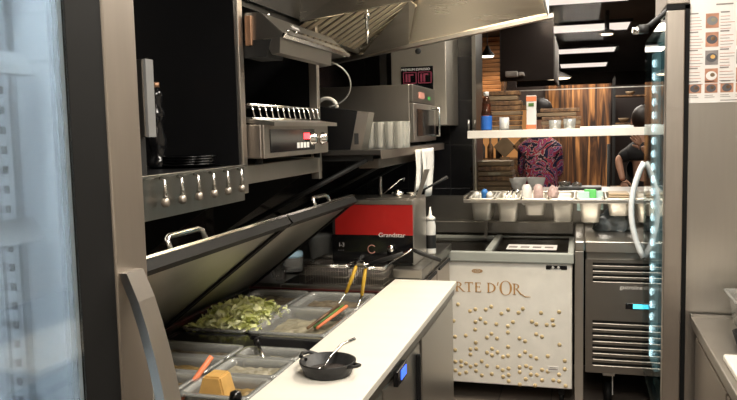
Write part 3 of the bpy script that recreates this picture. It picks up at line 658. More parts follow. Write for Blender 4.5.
# tumblers
g0 = None
k = 0
for i in range(4):
    for j in range(3):
        x = -.945 + .055 * j - .0; y = 3.40 + .11 * i * .6
        x = -.955 + (i) * .047 * 1.0; y = 3.41 + .065 * j
        if x > -.86 + .05: continue
        lab = 'clear ribbed tumbler, %s in its row, %s row on the wall shelf' % (['leftmost', 'second', 'third', 'rightmost'][i], ['front', 'middle', 'back'][j])
        if g0 is None:
            b = BM(); prof = [(.014, .002), (.018, 0), (.0205, .01), (.0225, .07), (.0235, .125), (.0218, .125), (.020, .07), (.018, .012), (.001, .01)]
            lathe(b, prof, (x, y, 1.521), 11)
            for f in b.faces: f.smooth = False
            g0 = tag(link('tumbler', b, 'tumbler'), lab, 'glass', 'upside tumblers on the wall shelf'); g0.location = (x, y, 1.521)
        else: c = g0.copy(); C.objects.link(c); c.location = (x, y, 1.521); c['label'] = lab
# steel wall box with sign
t = thing('control_cabinet', 'tall steel box on the back wall with a black and red sign', 'cabinet', (-.96, 4.8, 1.62))
b = BM(); box(b, -1.15, -.80, 4.62, 5.09, 1.63, 2.6, .004); link('body', b, 'boxsteel', t)
b = BM(); lathe(b, [(.001, -.003), (.018, -.003), (.019, 0)], (-.974, 4.62, 2.095), 20, 0, 'Y'); link('vent_hole', b, 'ink', t)
b = BM(); box(b, -1.085, -.88, 4.612, 4.62, 1.83, 2.0, .002); sg = link('sign', b, 'blackg', t)
text('sign_lettering', 'PREMIUM ESPRESSO', .021, (-1.082, 4.611, 1.975), (90, 0, 0), 'paper', sg)
b = BM(); 
for x0 in (-1.07, -.975): 
    for (a, c_, d_, e_) in ((x0, x0 + .085, 1.962, 1.967), (x0, x0 + .085, 1.895, 1.90), (x0, x0 + .005, 1.895, 1.967), (x0 + .08, x0 + .085, 1.895, 1.967)): box(b, a, c_, 4.609, 4.612, d_, e_)
for x0 in (-1.055, -.96): box(b, x0, x0 + .012, 4.609, 4.612, 1.905, 1.955); box(b, x0 + .018, x0 + .05, 4.609, 4.612, 1.945, 1.955); box(b, x0 + .018, x0 + .03, 4.609, 4.612, 1.905, 1.945)
link('sign_frames', b, mat('pink_print', (.28, .04, .08), .5), sg)
b = BM(); box(b, -1.30, -1.25, 4.9, 5.09, 1.55, 2.5, .003)
tag(link('wall_conduit', b, 'greyduct'), 'grey vertical conduit on the black wall above the oven', 'conduit')
# ================================================================ HOOD
h = thing('extraction_hood', 'large bright steel extraction hood with baffle filters over the fryers', 'hood', (-.8, 3.4, 2.0))
b = BM()
sheet(b, [(-1.55, 3.9, 1.954), (-.156, 3.9, 2.162), (-.156, 3.72, 2.65), (-1.55, 3.72, 2.65)], .01)
link('back_panel', b, 'hoodsteel', h)
b = BM(); prism(b, [(-1.55, 1.935), (-.13, 2.147), (-.13, 2.167), (-1.55, 1.955)], 3.88, 3.93); link('back_lip', b, 'steel', h)
b = BM(); sheet(b, [(-1.10, 2.9, 2.052), (-.156, 2.9, 2.165), (-.156, 3.05, 2.65), (-1.10, 3.05, 2.65)], .01); link('front_panel', b, 'hoodsteel', h)
b = BM(); sheet(b, [(-.156, 2.9, 2.165), (-.156, 3.9, 2.162), (-.156, 3.72, 2.65), (-.156, 3.05, 2.65)], .01); link('end_panel', b, 'white', h)
b = BM(); sheet(b, [(-1.15, 3.12, 2.02), (-1.15, 3.9, 2.02), (-1.15, 3.72, 2.65), (-1.15, 3.12, 2.65)], .01); link('inner_panel', b, 'steel_dark', h)
b = BM()
d = Vector((.34, 0, .20)); 
for i in range(11):
    y = 2.96 + i * .078
    sheet(b, [(-1.14, y, 2.035), (-.80, y, 2.235), (-.80, y + .048, 2.235), (-1.14, y + .048, 2.035)], .005)
fl = link('baffle_filter', b, 'baffle', h)
b = BM(); sheet(b, [(-1.15, 2.95, 2.07), (-.80, 2.95, 2.27), (-.80, 3.8, 2.27), (-1.15, 3.8, 2.07)], .004); link('filter_backing', b, 'blackm', fl)
b = BM(); sheet(b, [(-1.12, 3.84, 2.0), (-.86, 3.84, 2.05), (-.80, 3.60, 2.23), (-.80, 3.76, 2.24)], .004); link('filter_gutter', b, 'steel_dark', h)
b = BM(); tube(b, [(-.93, 3.3, 2.30), (-.93, 3.3, 2.12), (-.93, 3.3, 2.06)], .007, 8); tube(b, [(-.93, 3.3, 2.14), (-.93, 3.3, 2.11)], .013, 10); tube(b, [(-.93, 3.3, 2.06), (-.93, 3.3, 2.0)], [.008, .004], 8)
link('nozzle', b, 'chrome', h)
bx('ceiling_box', (-.98, -.3, 3.05, 3.72, 2.64, 2.70), 'steel', h)
# ================================================================ FRY COUNTER
fc = thing('fry_counter', 'dark steel counter with fryer wells between prep table and freezer', 'counter', (-1.15, 3.8, 0))
b = BM(); box(b, -1.6, -.735, 3.42, 4.22, .1, .90); box(b, -1.6, -.86, 3.19, 3.42, .1, .84); link('body', b, 'steel_dark', fc)
b = BM(); box(b, -1.6, -.715, 3.62, 4.24, .90, .945, .004); box(b, -.86, -.715, 3.40, 3.62, .90, .945, .004); box(b, -1.6, -1.35, 3.2, 3.62, .84, .90, .004); box(b, -1.35, -.86, 3.2, 3.24, .84, .895, .003); link('top', b, 'steel_dark', fc)
b = BM(); box(b, -1.35, -.86, 3.24, 3.62, .84, .85); box(b, -1.35, -1.345, 3.24, 3.62, .84, .9); link('well', b, 'blackg', fc)
b = BM(); box(b, -1.56, -.87, 3.192, 3.1985, .875, .88); link('red_seal', b, mat('dark_red_seal', (.10, .01, .01), .5), fc)
for y0, y1 in ((3.43, 3.80), (3.82, 4.2)):
    b = BM(); box(b, -.735, -.722, y0, y1, .14, .87, .003); dd = link('drawer', b, 'steel_warm', fc); bx('handle', (-.722, -.712, y0 + .03, y1 - .03, .86, .872), 'blackm', dd)
for (x, y) in ((-1.5, 3.3), (-.85, 3.5), (-1.5, 4.15), (-.8, 4.15)): b = BM(); tube(b, [(x, y, 0), (x, y, .11)], .02, 8); link('foot', b, 'steel_dark', fc)
# red fronted machine
t = thing('fry_warmer', 'steel countertop machine with a red front over a black control panel', 'machine', (-.98, 3.65, .945))
b = BM(); box(b, -1.19, -.782, 3.50, 3.80, .947, 1.245, .003); link('body', b, 'blackm', t)
b = BM(); box(b, -.782, -.774, 3.50, 3.80, .947, 1.262, .002); link('side_panel', b, 'steel', t)
b = BM(); box(b, -1.2, -.776, 3.49, 3.80, 1.245, 1.268, .004); box(b, -1.02, -.80, 3.52, 3.70, 1.268, 1.276, .003); link('top_plate', b, 'steel', t)
bx('red_panel', (-1.172, -.778, 3.493, 3.50, 1.095, 1.243), 'red', t)
b = BM(); box(b, -1.19, -.778, 3.493, 3.50, .96, 1.093); cp = link('control_panel', b, 'blackg', t)
text('panel_digits', 'I-3', .028, (-1.155, 3.492, 1.035), (90, 0, 0), 'paper', cp); text('panel_marks', '- - -', .02, (-1.16, 3.492, 1.012), (90, 0, 0), 'paper', cp)
b = BM(); tube(b, [(-.985 + .02 * math.cos(R(a)), 3.491, 1.025 + .02 * math.sin(R(a))) for a in range(40, 340, 20)], .002, 6); link('dial_ring', b, 'inkred', cp)
b = BM(); lathe(b, [(.012, 0), (.012, -.012), (.016, -.014), (.016, -.022), (.001, -.025)], (-.885, 3.493, 1.03), 18, 0, 'Y'); link('knob', b, 'chrome', cp)
text('brand_script', 'Grandstar', .030, (-.95, 3.4915, 1.086), (90, 0, 0), 'paper', t, sx=1.1)
b = BM(); lathe(b, [(.02, 0), (.03, .012), (.032, .02), (.012, .024), (.012, .03), (.001, .031)], (-.88, 3.62, 1.276), 20)
tag(link('steel_dish', b, 'chrome'), 'small round steel dish on top of the red fronted machine', 'dish')
b = BM(); tube(b, [(-.97, 3.62, 1.276), (-.97, 3.62, 1.375)], .010, 8); tag(link('steel_rod', b, 'steel_dark'), 'short upright rod on top of the red fronted machine', 'rod')
b = BM(); tube(b, [(-.96, 3.57, 1.277), (-.86, 3.60, 1.36), (-.845, 3.62, 1.365), (-.85, 3.63, 1.35)], .003, 6); tag(link('wire_hook', b, 'chrome'), 'thin bent wire hook leaning above the red fronted machine', 'hook')
b = BM(); prism(b, [(-.782, 1.27), (-.762, 1.27), (-.712, 1.41), (-.738, 1.41)], 3.60, 3.612); tag(link('steel_lever', b, 'steel'), 'flat steel lever leaning up from the machine towards the towel', 'lever')
t = thing('ladle', 'black handled ladle lying right of the machine lever', 'ladle', (-.74, 3.72, 1.27))
b = BM(); tube(b, [(-.81, 3.70, 1.275), (-.72, 3.74, 1.325), (-.655, 3.78, 1.36)], [.004, .006, .009], 8); link('handle', b, 'blackm', t)
b = BM(); lathe(b, [(.001, 0), (.02, .003), (.028, .018), (.026, .018), (.018, .006), (.001, .004)], (-.825, 3.70, 1.2695), 16); link('cup', b, 'steel', t)
# towel
b = BM()
def cloth_strip(b, y0, y1, x, ztop, zlen, seed, sh=0, nar=1):
    random.seed(seed); n = 10; rows = []
    for i in range(n + 1):
        a = i / n; z = ztop - a * zlen; row = []
        for j in range(6):
            s = j / 5; row.append(b.verts.new((x + .008 * math.sin(6 * s + seed) * (.3 + a) + .01 * a, y0 + (y1 - y0) * (s if a < .3 else .5 + (s - .5) * (1 - (1 - nar) * (a - .3) / .7)) + sh * a * a + .006 * math.sin(3 * a + j), z - (.02 * math.sin(s * 3) if i == n else 0))))
        rows.append(row)
    for A, B in zip(rows, rows[1:]):
        for j in range(5): f = b.faces.new((A[j], A[j + 1], B[j + 1], B[j])); f.smooth = True
cloth_strip(b, 3.84, 3.98, -.838, 1.500, .20, 1.2, -.10, .7); cloth_strip(b, 3.99, 4.10, -.836, 1.500, .20, 2.1, -.04, .6); cloth_strip(b, 4.08, 4.34, -.834, 1.500, .25, 3.3, -.10, .5)
ol = link('towel', b, 'towel'); md = ol.modifiers.new('s', 'SOLIDIFY'); md.thickness = .004; tag(ol, 'white towel draped over the edge of the wall shelf below the oven', 'towel')
random.seed(11)
# squeeze bottle
t = thing('squeeze_bottle', 'white squeeze bottle with dark band right of the red machine', 'bottle', (-.762, 3.9, .945))
b = BM(); lathe(b, [(.026, 0), (.028, .008), (.028, .15), (.024, .175), (.024, .18)], (-.765, 3.87, .946), 20); link('body', b, 'white', t)
b = BM(); lathe(b, [(.0285, .03), (.0287, .032), (.0287, .10), (.0285, .102)], (-.765, 3.87, .946), 20); link('label', b, 'blackm', t)
b = BM(); lathe(b, [(.026, .178), (.026, .195), (.010, .205), (.003, .25), (.001, .25)], (-.765, 3.87, .946), 18); link('nozzle_cap', b, 'white', t)
# fryer baskets with handles
def basket(x0, x1, y0, y1, z0, z1, lab, hpts, gpts):
    t = thing('fryer_basket', lab, 'fryer basket', ((x0 + x1) / 2, (y0 + y1) / 2, z0))
    b = BM()
    for z in (z1, z1 - .008): tube(b, [(x0, y0, z), (x1, y0, z), (x1, y1, z), (x0, y1, z)], .004, 6, closed=True)
    link('rim', b, 'chrome', t)
    b = BM(); n = 16
    for i in range(n + 1):
        x = x0 + (x1 - x0) * i / n; tube(b, [(x, y0, z1), (x, y0, z0), (x, y1, z0), (x, y1, z1)], .0015, 4)
    for i in range(9):
        y = y0 + (y1 - y0) * i / 8; tube(b, [(x0, y, z1), (x0, y, z0), (x1, y, z0), (x1, y, z1)], .0015, 4)
    for i in range(4):
        z = z0 + (z1 - z0) * i / 4; tube(b, [(x0, y0, z), (x1, y0, z), (x1, y1, z), (x0, y1, z)], .0015, 4, closed=True)
    link('mesh', b, 'steel_warm', t)
    b = BM(); tube(b, hpts, .005, 6); link('handle', b, 'chrome', t)
    b = BM(); tube(b, gpts, [.008, .011, .011, .009], 8); link('grip', b, 'blackm', t)
basket(-1.265, -1.06, 3.30, 3.58, .86, .975, 'left wire fryer basket behind the prep table pans', [(-1.06, 3.34, .975), (-.99, 3.33, .975), (-.95, 3.33, .98)], [(-.95, 3.33, .98), (-.89, 3.33, 1.0), (-.84, 3.33, 1.015), (-.79, 3.33, 1.035)])
basket(-1.045, -.88, 3.30, 3.58, .86, .97, 'right wire fryer basket beside the white board end', [(-.88, 3.42, .97), (-.80, 3.40, 1.02), (-.762, 3.40, 1.042)], [(-.762, 3.40, 1.042), (-.73, 3.40, 1.030), (-.68, 3.40, 1.012), (-.624, 3.40, .992)])
# plastic tubs with blue lids, clear jars on left of the fryer
t = thing('plastic_tub', 'clear plastic tub standing left of the red fronted machine', 'tub', (-1.31, 3.68, .945))
b = BM(); lathe(b, [(.06, .001), (.062, .004), (.075, .11), (.082, .115), (.082, .122), (.073, .118), (.058, .008), (.001, .006)], (-1.31, 3.66, .946), 28); link('bowl', b, 'poly', t)
b = BM(); lathe(b, [(.001, .119), (.084, .12), (.085, .126), (.001, .13)], (-1.31, 3.66, .946), 28); link('lid', b, 'poly', t)
t = thing('jar', 'clear jar with light blue film lid left of the plastic tub', 'jar', (-1.41, 3.52, .9))
b = BM(); lathe(b, [(.05, .001), (.055, .005), (.055, .07), (.05, .085)], (-1.41, 3.50, .901), 20); link('body', b, 'poly', t)
b = BM(); lathe(b, [(.058, .075), (.06, .085), (.055, .10), (.02, .112), (.001, .113)], (-1.41, 3.50, .901), 9); link('lid', b, 'lightblue', t)
for i, (x, y) in enumerate(((-1.52, 3.40), (-1.43, 3.34), (-1.37 - .01, 3.27))):
    b = BM(); lathe(b, [(.025, 0), (.028, .04), (.034, .06), (.031, .06), (.022, .006), (.001, .005)], (x, y, .901), 16)
    tag(link('sauce_cup', b, 'glass'), ['small clear cup against the wall left of the fryer', 'small clear cup in front of the blue lidded jar', 'small clear cup nearest the raised far lid'][i], 'cup', 'clear cups left of the fryer')
# ================================================================ CHEST FREEZER
fz = thing('chest_freezer', 'white ice cream chest freezer with gold dots and sliding glass lids', 'freezer', (-.49, 4.6, 0))
b = BM(); box(b, -.955, -.04, 4.29, 4.94, .105, .835, .006); link('body', b, 'whitep', fz)
b = BM(); box(b, -.965, -.03, 4.272, 4.30, .833, .895, .008); box(b, -.965, -.03, 4.93, 4.955, .833, .895, .006); box(b, -.965, -.93, 4.3, 4.93, .833, .895, .006); box(b, -.065, -.03, 4.3, 4.93, .833, .895, .006); box(b, -.53, -.49, 4.3, 4.93, .845, .905, .006)
link('lid_frame', b, 'greylid', fz)
b = BM(); box(b, -.93, -.53, 4.3, 4.93, .87, .876); link('glass_lid', b, 'smoke', fz)
b = BM(); box(b, -.49, -.065, 4.3, 4.93, .882, .888); link('glass_lid', b, 'smoke', fz)
bx('inner_liner', (-.92, -.07, 4.31, 4.92, .836, .84), 'greyduct', fz)
b = BM(); box(b, -.42, -.13, 4.42, 4.60, .889, .891); st = link('lid_sticker', b, 'paper', fz)
b = BM()
for i in range(4): box(b, -.41 + i * .07, -.36 + i * .07, 4.47, 4.53, .891, .8915)
link('sticker_print', b, 'inkgrey', st)
y = 4.289
def bar(b, x0, z0, x1, z1, w):  # slanted stem in the XZ plane
    prism(b, [(x0 - w / 2, z0), (x0 + w / 2, z0), (x1 + w / 2, z1), (x1 - w / 2, z1)], y - .001, y + .001)
def serif(b, x, z, w): prism(b, [(x - w / 2, z), (x + w / 2, z), (x + w / 2, z + .0028), (x - w / 2, z + .0028)], y - .001, y + .001)
def bowl(b, cx, cz, rx, rz, a0, a1, wmax, n=26):
    P = []
    Q = []
    for i in range(n + 1):
        a = R(a0 + (a1 - a0) * i / n); w_ = .0025 + wmax * abs(math.cos(a))
        P.append((cx + rx * math.cos(a), cz + rz * math.sin(a))); Q.append((cx + (rx - w_) * math.cos(a), cz + (rz - .003) * math.sin(a)))
    for i in range(n): prism(b, [P[i], P[i + 1], Q[i + 1], Q[i]], y - .001, y + .001)
def letter(b, ch, x, z, hgt):
    H = hgt
    if ch == 'R':
        bar(b, x + .01, z, x + .01, z + H, .009); serif(b, x + .01, z, .02); serif(b, x + .008, z + H - .0028, .018); bowl(b, x + .012, z + H * .75, .026, H * .25, -90, 90, .006); bar(b, x + .05, z, x + .022, z + H * .5, .009); serif(b, x + .052, z, .014)
    elif ch == 'T':
        bar(b, x + .024, z, x + .024, z + H, .009); serif(b, x + .024, z, .02); prism(b, [(x, z + H - .005), (x + .048, z + H - .005), (x + .048, z + H), (x, z + H)], y - .001, y + .001); bar(b, x + .002, z + H - .014, x + .001, z + H, .003); bar(b, x + .046, z + H - .014, x + .047, z + H, .003)
    elif ch == 'E':
        bar(b, x + .01, z, x + .01, z + H, .009)
        for q, l in ((0, .038), (H * .52, .03), (H - .004, .036)): prism(b, [(x + .004, z + q), (x + l, z + q), (x + l, z + q + .004), (x + .004, z + q + .004)], y - .001, y + .001)
        bar(b, x + .037, z, x + .038, z + .014, .003); bar(b, x + .035, z + H - .012, x + .035, z + H, .003); bar(b, x + .03, z + H * .42, x + .03, z + H * .64, .003)
    elif ch == 'D':
        bar(b, x + .01, z, x + .01, z + H, .009); bowl(b, x + .01, z + H / 2, .042, H / 2, -90, 90, .009); serif(b, x + .01, z, .02); serif(b, x + .01, z + H - .0028, .02)
    elif ch == 'O': bowl(b, x + .036, z + H / 2, .036, H / 2, 0, 360, .010, 40)
    elif ch == 'C': bowl(b, x + .034, z + H / 2, .034, H / 2, 45, 315, .010, 30)
    elif ch == 'A':
        bar(b, x + .006, z, x + .026, z + H, .004); bar(b, x + .048, z, x + .026, z + H, .010); serif(b, x + .006, z, .014); serif(b, x + .048, z, .016); prism(b, [(x + .014, z + H * .35), (x + .04, z + H * .35), (x + .04, z + H * .35 + .003), (x + .014, z + H * .35 + .003)], y - .001, y + .001)
    elif ch == "'": bar(b, x + .003, z + H * .72, x + .008, z + H + .004, .006)
b = BM()
for ch, x, z, hh in (('C', -.845, .645, .072), ('A', -.772, .655, .055), ('R', -.705, .652, .058), ('T', -.648, .652, .058), ('E', -.592, .652, .058), ('D', -.52, .652, .058), ("'", -.462, .652, .060), ('O', -.447, .640, .085), ('R', -.372, .646, .064)): letter(b, ch, x, z, hh)
bar(b, -.30, .636, -.322, .648, .008); prism(b, [(-.318, .642), (-.30, .632), (-.27, .634), (-.27, .636), (-.30, .638)], y - .001, y + .001)
link('lettering', b, 'gold', fz)
b = BM(); bowl(b, -.575, .778, .032, .012, 0, 360, .003, 24); bowl(b, -.585, .778, .012, .006, 0, 360, .002, 16); bowl(b, -.562, .778, .012, .006, 0, 360, .002, 16); link('round_emblem', b, 'gold', fz)
b = BM()
def dot(x, z, r=.0125): lathe(b, [(.001, -.0015), (r, -.0015), (r, 0)], (x, 4.29, z), 14, 0, 'Y')
pts = [(68, 178), (148, 180), (110, 188), (188, 186), (135, 188), (222, 182), (97, 193), (172, 196), (212, 192), (264, 190), (305, 186), (122, 211), (199, 215), (134, 220), (187, 226), (277, 218), (292, 218), (253, 218), (110, 219), (57, 219), (109, 238), (187, 241), (160, 222), (86, 254), (148, 246), (137, 256), (161, 257), (214, 254), (227, 260), (266, 247), (253, 242), (110, 270), (187, 276), (149, 283), (214, 296), (227, 286), (306, 264), (318, 302), (279, 293), (137, 293), (162, 291), (187, 298), (175, 301), (149, 299), (97, 287), (111, 285), (97, 300), (60, 291), (253, 300), (240, 295), (74, 318), (86, 323), (124, 315), (110, 325), (137, 326), (162, 327), (174, 334), (188, 329), (97, 330), (60, 320), (74, 330), (214, 324), (229, 320), (214, 336), (240, 324), (292, 322), (266, 327), (279, 330), (305, 336), (318, 322), (86, 345), (70, 350), (110, 340), (124, 350), (148, 345), (175, 350), (188, 345), (188, 360), (240, 340), (228, 352), (254, 340), (266, 352), (292, 350), (305, 352), (60, 342), (214, 366), (250, 366), (320, 362), (290, 206), (243, 212), (60, 258)]
for px, py in pts:  # dot pattern, measured on the front face
    dot(-.744 + (px - 46) * (.703 / 288), .833 - (py - 72) * (.733 / 300) if True else 0, .0118)
link('dot_print', b, 'golddot', fz)
b = BM(); box(b, -.185, -.068, 4.287, 4.29, .798, .822, .004); pl = link('control_plate', b, 'blackg', fz)
b = BM(); 
for x in (-.145, -.115): lathe(b, [(.001, -.002), (.007, -.002), (.007, 0)], (x, 4.287, .811), 12, 0, 'Y')
box(b, -.16, -.10, 4.286, 4.287, .800, .802); link('marks', b, 'paper', pl)
b = BM(); box(b, -.175, -.115, 4.2875, 4.29, .205, .235); sp = link('rating_sticker', b, 'paper', fz)
b = BM(); box(b, -.17, -.12, 4.287, 4.2876, .215, .22); box(b, -.165, -.13, 4.287, 4.2876, .225, .229); link('print', b, 'inkgrey', sp)
b = BM()
for (x, yy) in ((-.88, 4.36), (-.1, 4.36), (-.88, 4.86), (-.1, 4.86)): lathe(b, [(.001, -.012), (.028, -.012), (.032, 0), (.028, .012), (.001, .012)], (x, yy, .032), 16, 0, 'X'); box(b, x - .018, x + .018, yy - .02, yy + .02, .055, .106)
link('casters', b, 'rubber', fz)
# steel post between freezer and cabinet
b = BM(); box(b, -.026, .022, 4.27, 4.32, 0, .91, .003); box(b, -.028, .028, 4.262, 5.05, .91, .968, .008); 
tag(link('support_post', b, 'steel'), 'steel upright with raised capped bar between freezer and grilled cabinet', 'post')
# backsplash shelf ledge behind freezer
b = BM(); box(b, -1.25, -.04, 4.965, 5.065, .905, .985, .005); tag(link('steel_ledge', b, 'steel_dark'), 'long dull steel ledge running behind the chest freezer', 'ledge')
# ================================================================ REFRIGERATED CABINET WITH GRILLE
cb = thing('undercounter_fridge', 'undercounter steel cabinet with black vent slots and cyan display', 'fridge', (.6, 4.6, 0))
b = BM(); box(b, .035, .80, 4.31, 5.04, .215, .905, .003); link('body', b, 'steel_dark', cb)
b = BM(); box(b, .030, .82, 4.275, 5.065, .905, .965, .004); link('worktop', b, 'steel', cb)
b = BM()
rows = [(.828, .845), (.797, .812), (.766, .781), (.737, .752)]
lows = [(.50 - i * .0345, .517 - i * .0345) for i in range(8)]
allr = rows + lows
x0, x1 = .07, .38
# front panel as bars around dark slots
zs = sorted(allr); zc = .215
for a, c_ in zs: box(b, x0, x1, 4.287, 4.31, zc, a); zc = c_
box(b, x0, x1, 4.287, 4.31, zc, .862); box(b, .032, x0, 4.287, 4.31, .215, .862); box(b, x1, .44, 4.287, 4.31, .215, .862)
fp = link('front_panel', b, 'steel_grille', cb)
b = BM()
for a, c_ in zs: box(b, x0, x1, 4.302, 4.309, a - .002, c_ + .002)
link('slot_backing', b, 'blackm', cb)
b = BM()
for a, c_ in zs: prism(b, [(4.284, a - .002), (4.287, a + .001), (4.30, a - .001), (4.292, a - .004)], x0 + .004, x1 - .004, 'YZ')
link('slot_lip', b, 'steel_grille', fp)
b = BM(); box(b, .45, .80, 4.29, 4.31, .215, .862, .003); link('door', b, 'steel', cb)
b = BM(); box(b, .245, .345, 4.283, 4.287, .588, .622, .002); dp = link('controller', b, 'blackg', cb); bx('display', (.285, .335, 4.281, 4.283, .593, .617), 'cyanled', dp)
text('brand_name', 'gastroline', .030, (.215, 4.2865, .70), (90, 0, 0), 'paper', cb)
for (x, yy) in ((.16, 4.42), (.72, 4.42), (.16, 4.9), (.72, 4.9)):
    b = BM(); lathe(b, [(.001, -.018), (.05, -.018), (.06, -.008), (.06, .008), (.05, .018), (.001, .018)], (x, yy, .061), 24, 0, 'X'); cs = link('caster_wheel', b, 'rubber', cb)
    b = BM(); sheet(b, [(x + .024, yy - .04, .06), (x + .024, yy + .01, .06), (x + .024, yy + .05, .17), (x + .024, yy - .03, .17)], .004); box(b, x - .03, x + .035, yy - .04, yy + .05, .17, .216); link('fork', b, 'whitep', cs)
# crumpled film bag on worktop
b = BM(); bmesh.ops.create_icosphere(b, subdivisions=4, radius=1)
from mathutils import noise as mnoise
for v in b.verts:
    n_ = 1 + .25 * mnoise.noise(v.co * 2.2) + .1 * mnoise.noise(v.co * 6)
    v.co = Vector((v.co.x * .115 * n_ + .20, v.co.y * .10 * n_ + 4.78, max(0, v.co.z + .25) * .10 * n_ + .967))
tag(link('plastic_bag', b, 'bag', sm=True), 'crumpled blue grey plastic bag on the worktop under the hanging pans', 'bag')
# ================================================================ PASS: pan rack, shelf and things on it
rk2 = thing('pan_rack', 'steel rail frame holding a row of small pans in the serving hatch', 'rack', (-.17, 4.7, 1.15))
b = BM(); box(b, -.69, .62, 4.548, 4.56, 1.150, 1.172, .002); box(b, -.69, .62, 4.84, 4.86, 1.18, 1.20, .002); box(b, -.69, -.675, 4.55, 4.86, 1.172, 1.196); box(b, .605, .62, 4.55, 4.86, 1.172, 1.196); link('rails', b, 'steel', rk2)
b = BM()
for xa in (-.60, .56): box(b, xa, xa + .02, 4.84, 4.86, .935 if xa > 0 else .9, 1.18); 
box(b, -.60, -.58, 4.86, 5.06, 1.16, 1.18); box(b, .56, .58, 4.86, 5.06, 1.16, 1.18)
link('supports', b, 'steel_dark', rk2)
names = ['leftmost small steel pan in the hatch rack, holding blue and white bits', 'second small steel pan from the left, holding cutlery', 'third small steel pan, shallow, holding white rolled napkins', 'fourth small steel pan, right of the pink film packets', 'fifth small steel pan, under the green and white packets', 'sixth small steel pan, shallow, filled with beige slices', 'last small steel pan at the right end, partly behind the glass door']
cxs = [-.585, -.425, -.262, -.10, .06, .222, .385]; deps = [.12, .125, .085, .125, .125, .085, .12]
for i, (cx, dp_) in enumerate(zip(cxs, deps)):
    t = thing('steel_pan', names[i], 'pan', (cx, 4.70, 1.19 - dp_), 'small steel pans in the hatch rack')
    b = pan_bm(cx - .078, cx + .078, 4.565, 4.835, 0.0, dp_ + .02)
    for v in b.verts:
        v.co.z += 1.178 + (v.co.y - 4.565) * .07
        if v.co.z < 1.13: v.co.x = cx + (v.co.x - cx) * .93
    o = link('pan', b, 'pansteel', t); md = o.modifiers.new('s', 'SOLIDIFY'); md.thickness = .002
def roll(b, x, y, z, r, L): lathe(b, [(.001, 0), (r * .7, .002), (r, .012), (r, L - .02), (r * .6, L), (.001, L + .002)], (x, y, z), 16)
for i, (x, r) in enumerate(((-.315, .030), (-.245, .030))):
    b = BM(); roll(b, x, 4.66, 1.125, r, .13); tag(link('napkin_roll', b, ['white', 'pinkbag'][i]), ['white rolled napkin standing in the third hatch pan', 'pale pink roll right beside the white napkin roll'][i], 'napkin')
b = BM(); bmesh.ops.create_icosphere(b, subdivisions=3, radius=1)
for v in b.verts: n_ = 1 + .35 * mnoise.noise(v.co * 2.5 + Vector((3, 1, 0))); v.co = Vector((v.co.x * .032 * n_ - .155, v.co.y * .05 * n_ + 4.66, v.co.z * .045 * n_ + 1.20))
tag(link('pink_packet', b, 'pinkbag', sm=True), 'crumpled pink and white packet leaning out of the fourth hatch pan', 'packet')
for i, (x, m_, dz) in enumerate(((.02, 'tealpack', 0), (.06, 'green', .012), (.10, 'tealpack', .0))):
    b = BM(); box(b, x - .035, x + .035, 4.60 + i * .03, 4.615 + i * .03, 1.10, 1.215 + dz, .004, rot=(R(-10), 0, R(5 * i - 5)))
    tag(link('packet', b, m_), ['pale teal packet standing left in the fifth hatch pan', 'bright green topped packet standing in the middle of the fifth pan', 'pale teal packet standing right in the fifth hatch pan'][i], 'packet')
b = BM(); 
for i in range(4): box(b, .165, .28, 4.62, 4.80, 1.15 + i * .014, 1.162 + i * .014, .005)
o = tag(link('bread_slices', b, mat('beige_slices', (.55, .42, .28), .6)), 'beige slices filling the sixth hatch pan', 'bread'); o['kind'] = 'stuff'
# cutlery
for i, (x, yy) in enumerate(((-.455, 4.62), (-.43, 4.66), (-.40, 4.63))):
    b = BM(); tube(b, [(x, yy, 1.09), (x + .02, yy + .05, 1.195), (x + .03, yy + .09, 1.21)], [.004, .005, .007], 6)
    tag(link('cutlery', b, 'chrome'), ['left steel cutlery handle in the second hatch pan', 'middle steel cutlery handle in the second hatch pan', 'right steel cutlery handle in the second hatch pan'][i], 'cutlery')
for i, (x, yy, m_) in enumerate(((-.62, 4.64, 'white'), (-.575, 4.67, 'blue'), (-.54, 4.64, 'white'))):
    b = BM(); lathe(b, [(.018, 0), (.02, .06), (.022, .065), (.012, .08), (.001, .082)], (x, yy, 1.13 if m_ == 'white' else 1.145), 12)
    tag(link('small_tube', b, m_), ['white capped tube at the left of the first hatch pan', 'blue capped tube in the first hatch pan', 'white capped tube at the right of the first hatch pan'][i], 'tube')
# pass shelf (upper)
ps = thing('hatch_shelf', 'long pale steel shelf across the serving hatch', 'shelf', (-.1, 4.7, 1.55))
b = BM(); box(b, -.66, .62, 4.548, 4.87, 1.555, 1.59, .004); link('board', b, 'steel', ps)
b = BM(); box(b, -.66, .62, 4.540, 4.549, 1.545, 1.592, .003); link('front_lip', b, 'whitep', ps)
b = BM()
b.free()
for x in (-.655, .60): b = BM(); tube(b, [(x, 4.85, 1.20), (x, 4.85, 1.556)], .008, 8); link('post', b, 'steel', ps)
b = BM(); tube(b, [(-.655, 4.56, 1.60), (-.655, 4.56, 1.66)], .006, 8); tube(b, [(-.655, 4.85, 1.60), (-.655, 4.85, 1.66)], .006, 8); link('end_pins', b, 'steel', ps)
Z0 = 1.591
t = thing('syrup_bottle', 'brown bottle with blue label and white cap on the hatch shelf', 'bottle', (-.555, 4.65, Z0))
b = BM(); lathe(b, [(.030, 0), (.033, .008), (.033, .10), (.028, .13), (.026, .17), (.018, .20), (.012, .215)], (-.555, 4.64, Z0), 22); link('body', b, 'pet', t)
b = BM(); lathe(b, [(.0338, .004), (.0342, .01), (.0342, .085), (.0338, .09)], (-.555, 4.64, Z0), 22); link('label', b, 'bluelabel', t)
b = BM(); lathe(b, [(.016, .212), (.016, .238), (.001, .24)], (-.555, 4.64, Z0), 16); link('cap', b, 'white', t)
